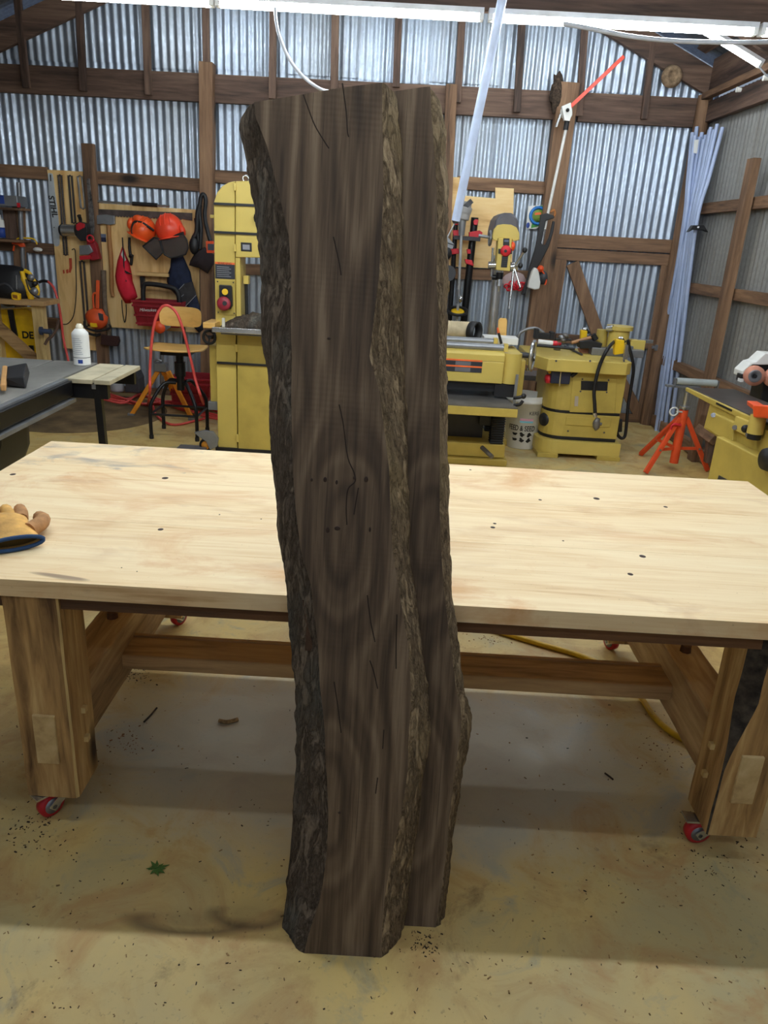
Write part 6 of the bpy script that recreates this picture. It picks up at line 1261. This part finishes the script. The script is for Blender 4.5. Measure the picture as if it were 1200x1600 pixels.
single(MB().tube([P(*q, YH + .5) for q in Zs([(35, 235), (60, 185), (110, 158), (165, 152), (215, 175), (245, 215)])], .013, 8), 'grey_cable', M_GRY, 'grey cable arching up behind the planer wheel', 'cable')
t_ = thing('clamp_parts', 'heap of grey clamp parts at the back of the shaper top', 'clamp', zon(880, 525)); 
for k, (x, y) in enumerate(((878, 527), (884, 524), (880, 531))): MB().ell(P(x, y, YH + .36), (.03, .03, .02), nu=8, nv=6, fn=lambda p: p * (1 + .4 * noise.noise(p * 40))).build('clamp_part', M_CAST if k else M_GRY, t_)

# ------------------------------------------------------------------ conduit bundle in the corner
tops = [(1082, 207, 7.16), (1089, 198, 7.2), (1097, 207, 7.12), (1103, 211, 7.10), (1109, 203, 7.02), (1111, 199, 6.98), (1116, 203, 6.92), (1121, 194, 6.88), (1129, 199, 6.82), (1086, 212, 7.08), (1093, 214, 7.10), (1100, 218, 7.06)]
foots = [1017, 1021, 1025, 1029, 1033, 1038, 1036, 1042, 1047, 1014, 1023, 1031]
for k, ((x, y, Y), fx_) in enumerate(zip(tops, foots)):
    a = P(x, y, Y); mid = P(1066 + (x - 1082) * .42 + 2, 352, Y - .07); fo = P(fx_, 668, Y - .10); fo = G(fx_, 655 + 7 * (k % 3) + (fx_ - 1014) * .35, .0)
    MB_ = MB().tube([a, a.lerp(mid, .5), mid, mid.lerp(fo, .5), fo], .0165, 10)
    w_ = ['farthest left in the fan', 'second in the fan', 'third in the fan', 'fourth in the fan', 'behind the corner post top', 'tucked behind the corner post', 'just right of the corner post', 'tallest of the fan', 'outermost toward the right wall', 'shorter, in front of the first', 'with the white sticker', 'front and centre of the fan'][k]
    t_ = thing('conduit_pipe', 'pale grey conduit pipe of the corner bundle, ' + w_, 'pipe', (fo.x, fo.y, 0), 'conduit pipes in the corner'); MB_.build('pipe_tube', M_PVC, t_)
    if k == 10: MB().plate([(1085, 218.5), (1092, 218), (1089, 240), (1083.5, 239)], 7.05, .003).build('sticker', M_WHT, t_)
t_ = thing('pipe_strap', 'dark bracket strapping the conduit bundle to the corner post', 'bracket', P(1090, 355, 6.68)); MB().plate([(1075.5, 363), (1083, 352), (1100, 352), (1107, 363), (1101, 360), (1083, 359)], 6.66, .06).build('bracket_body', M_BLK, t_, bevel=.004); MB().cyl(P(1091, 355, 6.66), P(1091, 355, 6.65), .008, seg=8).build('screw', M_SIL, t_)

# ------------------------------------------------------------------ roller stand and jointer
Zr = zm(1000, 480, .175); YR = 5.62
t_ = thing('roller_stand', 'bright orange tripod roller stand with grey roller head by the right wall', 'stand', (P(1058, 730, YR).x, YR, 0)); M_STO = paint('tripod_orange', (230, 84, 40), .45, var=.08)
cxr = P(1067, 650, YR).x; cb = P(1056, 728, YR); zr = lambda y: P(1062, y, YR).z
MB().cyl((cxr, YR, .07), (cxr, YR, zr(640)), .033, seg=18).build('sleeve', M_STO, t_); MB().cyl((cxr, YR, zr(640)), (cxr, YR, zr(612)), .020, seg=14).build('post', M_SIL, t_); MB().cyl((cxr, YR, zr(637)), (cxr, YR, zr(634)), .045, seg=18).build('collar', M_SIL, t_)
for e in (G(1008, 741, 0), G(1105, 737, 0), Vector((cxr - .12, YR + .42, 0))):
    d = (e - Vector((cxr, YR, 0))).normalized(); a = Vector((cxr, YR, zr(652))) + d * .03; b = e + Vector((0, 0, .012)); MB().beam(a, b, .035, .028).build('leg', M_STO, t_, bevel=.003)
    f0 = a.lerp(b, .58); MB().beam(f0, Vector((cxr, YR, f0.z)) + d * .03, .022, .012).build('brace', M_STO, t_); MB().cyl(f0 - Vector((0, .02, 0)), f0 + Vector((0, .02, 0)), .009, seg=8).build('bolt', M_SIL, t_)
zr0 = P(1085, 597, YR).z; MB().box((cxr - .17, YR - .02, zr0 - .045), (cxr + .08, YR + .02, zr0 - .03)).build('head_channel', M_GRY, t_, bevel=.002)
MB().cyl((cxr - .10, YR, zr0 - .0), (cxr + .20, YR, zr0 - .0), .026, seg=16).build('roller', paint('roller_grey', (190, 198, 198), .35, .3), t_)
for dx in (-.11, .21): MB().box((cxr + dx - .004, YR - .02, zr0 - .045), (cxr + dx + .004, YR + .02, zr0 + .02)).build('roller_arm', M_GRY, t_)
MB().torus(P(1053, 643, YR - .05), (0, 1, 0), .030, .006, 18, 6).cyl(P(1058, 643, YR - .05), P(1066, 644, YR - .02), .007, seg=8).build('lock_screw', M_WHT, t_, label='white ring-ended screw'); MB().tube([P(*q, YR - .05) for q in Zr([(275, 1090), (285, 1060), (310, 1045), (365, 1055)])], .010, 8).build('latch_lever', M_CLR, t_)
# jointer: long machine running along the right wall
t_ = thing('jointer', 'long yellow jointer with dark cast bed and orange guard at the right wall', 'jointer', (2.35, 4.9, 0))
zj = .80
tip = G(1071, 606, zj); e1 = G(1147, 640, zj); far2 = G(1110, 601, zj)
dj = (Vector((e1.x, e1.y, 0)) - Vector((tip.x, tip.y, 0))).normalized(); nj = Vector((dj.y * -1, dj.x, 0)); nj = nj if nj.x > 0 else -nj
L2 = lambda u, v, z: Vector((tip.x, tip.y, 0)) + dj * u + nj * v + Vector((0, 0, z))
def lbox(name, u0, u1, v0, v1, z0, z1, mat, par=None, bv=.004, label=None):
    return MB().hexa([L2(u0, v0, z0), L2(u1, v0, z0), L2(u1, v1, z0), L2(u0, v1, z0), L2(u0, v0, z1), L2(u1, v0, z1), L2(u1, v1, z1), L2(u0, v1, z1)]).build(name, mat, par or t_, bevel=bv, label=label)
M_BED = paint('jointer_bed', (82, 76, 74), .35, .5, var=.2, scale=5)
lbox('bed', .0, 1.05, .016, .32, zj - .01, zj + .006, M_BED); lbox('bed', 1.10, 2.1, .016, .32, zj - .01, zj + .003, M_BED)
NJ = Vector((nj.x, nj.y, 0))
def J(x, y, v=0.0):
    o = Vector((tip.x, tip.y, 0)) + NJ * v - Vector((0, 0, H)); r = Vector(ray(x, y)); return Vector((0, 0, H)) + r * (o.dot(NJ) / r.dot(NJ))
def jp(name, px, v, th, mat, par=None, bv=.004, label=None): return MB().prism([J(x, y, v) for x, y in px], NJ * th).build(name, mat, par or t_, bevel=bv, label=label)
jp('bed_casting', [(1071, 605), (1147, 640), (1190, 659.5), (1190, 672), (1147, 650), (1108, 631), (1071, 611)], 0, .30, M_YELD)
jp('bed_support', [(1109, 630), (1190, 668), (1260, 700), (1250, 740), (1120, 683), (1099, 669)], .012, .26, M_YELD, bv=.006)
jp('access_panel', [(1113, 644), (1146, 660), (1144, 690), (1118, 680), (1102, 668)], -.012, .03, M_YELD, bv=.006)
jp('slot', [(1119, 628.5), (1143, 640), (1142.5, 643), (1118.5, 631.5)], -.004, .02, M_BLK, bv=.0)
jp('cabinet', [(1119.5, 681.5), (1199, 721), (1290, 765), (1290, 850), (1100, 790), (1106, 745)], -.05, .36, M_YELD, bv=.006)
MB().box(L2(.5, .0, 0)[:], (L2(.5, .0, 0) + Vector((.01, .01, .01)))[:]) if False else None
lbox('cabinet_foot', .50, 1.5, -.03, .28, 0, .10, M_YELD)
MB().cyl(J(1114.5, 648.5, -.012), J(1114.5, 648.5, -.022), .014, seg=12).build('bolt', M_SIL, t_)
jp('adjust_plate', [(1149, 650), (1175, 661), (1171, 684), (1145, 671)], -.016, .03, M_YEL, bv=.003)
for x, y in ((1148, 668), (1169, 679)): MB().cyl(J(x, y, -.016), J(x, y, -.026), .014, seg=12).build('bolt', M_CAST, t_)
MB().ell(J(1164.5, 670, -.03), (.022, .02, .022), nu=10, nv=6).build('adjust_knob', M_BLK, t_)
g0 = [J(x, y, -.06) for x, y in ((1168, 626), (1176, 637), (1177, 652), (1215, 654), (1215, 628), (1190, 626))]
jp('cutter_guard', [(1175, 632), (1230, 636), (1230, 657), (1176, 652)], -.07, .20, M_ORG, bv=.008, label='orange cutter guard')
MB().prism([J(1176, 632, -.07), J(1176, 640, -.07), J(1167, 633, .02), J(1167, 626, .02)], NJ * .06).build('guard_tip', M_ORG, t_, bevel=.004)
c = J(1185, 652, -.03); MB().cyl(c - Vector((0, 0, .085)), c + Vector((0, 0, .01)), .040, seg=20).build('guard_post', M_YEL, t_, bevel=.003); MB().cyl(c - Vector((0, 0, .115)), c - Vector((0, 0, .085)), .034, seg=18).build('guard_knob', M_BLK, t_)
MB().lathe(J(1207, 718, -.05), -NJ, [(.055, 0), (.06, .02), (.052, .045), (0, .045)], 24).build('hand_wheel', M_BLK, t_)
jp('logo_plate', [(1123, 742.5), (1136, 749.5), (1121, 749)], -.053, .004, M_DGR, bv=0)
# wooden crate beside the jointer and grinder on a stand
t_ = thing('timber_offcut', 'short brown timber offcut leaning beside the jointer cabinet', 'timber', P(1100, 690, 5.9)); MB().beam(P(1090, 670, 5.75), P(1116, 688, 5.55), .075, .06).build('block', M_FR['y'], t_, bevel=.004); MB().beam(P(1112, 686, 5.6), P(1108, 722, 5.6), .07, .06).build('upright', M_FRD['z'], t_, bevel=.004)
YG = 4.75; t_ = thing('edge_sander', 'white hooded grinder with pink abrasive wheels behind the jointer', 'grinder', P(1180, 640, YG)); 
MB().prism([P(x, y, YG - .07) for x, y in ((1158.5, 589), (1160, 580), (1174, 567), (1182, 565), (1196, 552), (1245, 556), (1245, 576), (1200, 570), (1176, 570), (1163, 582), (1163, 591))], (0, .12, 0)).build('hood', M_WHT, t_, bevel=.004)
MB().prism([P(x, y, YG - .045) for x, y in ((1164, 583), (1178, 571), (1245, 575), (1245, 592), (1166, 592))], (0, .09, 0)).build('guard_back', M_BLK, t_)
for x, y in ((1177, 586), (1208, 589)):
    c = P(x, y, YG - .1); wv = MB().lathe(c, (-.2, -1, .0), [(.030, 0), (.058, .0), (.060, .005), (.060, .04), (.03, .045)], 28).build('abrasive_wheel', paint('abrasive_pink', (206, 140, 116), .7), t_)
    MB().lathe(c, (-.2, -1, 0), [(.034, .02), (.04, .04), (.036, .05), (.014, .03), (0, .03)], 20).build('wheel_hub', M_GRY, wv); MB().cyl(c, c + Vector((-.01, -.05, 0)), .012, seg=10).build('spindle', M_BLK, wv)
MB().pbox(1157, 585, 1163, 596, YG - .09, .06).build('switch', M_BLK, t_, bevel=.003); MB().pbox(1157, 592, 1162, 597, YG - .1, .04).build('white_knob', M_WHT, t_)
x_, z_ = P(1203, 604, YG).x, P(1203, 604, YG).z; MB().box((x_ - .08, YG - .08, 0), (x_ + .10, YG + .08, z_ + .03)).build('pedestal', M_BLK, t_, bevel=.006)

# ------------------------------------------------------------------ hanging conduit and cables overhead
YC = 3.86
t_ = thing('hanging_conduit', 'long pale conduit hanging down in front of the lamps beside the walnut slabs', 'pipe', P(712, 345, 3.95)); a = P(793, -40, YC); b = P(712, 345, YC + .1)
MB().cyl(b, a + (a - b) * .16, .021, seg=16).build('pipe_tube', paint('conduit_pale', (190, 204, 232), .4), t_); MB().tube([P(712, 346, YC + .1), P(706, 358, YC + .1), P(699, 371, YC + .1)], .004, 6).build('pull_wire', M_GRY, t_); MB().cyl(P(711.2, 349, YC + .1), b, .012, .019, 10).build('end_plug', M_DGR, t_)
M_CAB = paint('white_cable', (176, 180, 188), .5)
z8 = lambda x, y, Y=4.0: P(x, y, Y)
single(MB().tube([z8(430, 12, 3.97), z8(431, 30, 3.97), z8(437, 58, 3.98), z8(452, 92, 4.0), z8(474, 120, 4.0), z8(500, 139, 4.0), z8(530, 152, 4.2), z8(550, 200, 4.6), z8(545, 290, 5.2), P(520, 330, 5.55), P(500, 345, 5.6)], .0075, 8), 'lamp_cable', M_CAB, 'white lamp cable looping down behind the top of the walnut slab', 'cable')
single(MB().tube([z8(880, 37, 3.96), z8(925, 45, 3.95), z8(980, 56, 3.95), z8(1040, 63, 3.95), z8(1110, 66, 3.95), z8(1180, 66, 3.95), z8(1260, 62, 3.96), z8(1300, 56, 3.96)], .010, 8), 'lamp_cable', M_CAB, 'white lamp cable sagging below the tie beam on the right', 'cable')
single(MB().tube([P(1186, 104, 5.72), P(1191, 110, 5.7), P(1197, 117, 5.68), P(1206, 124, 5.66)], .006, 6), 'lamp_cable', M_CAB, 'thin white cable leaving the slanting lamp end', 'cable')
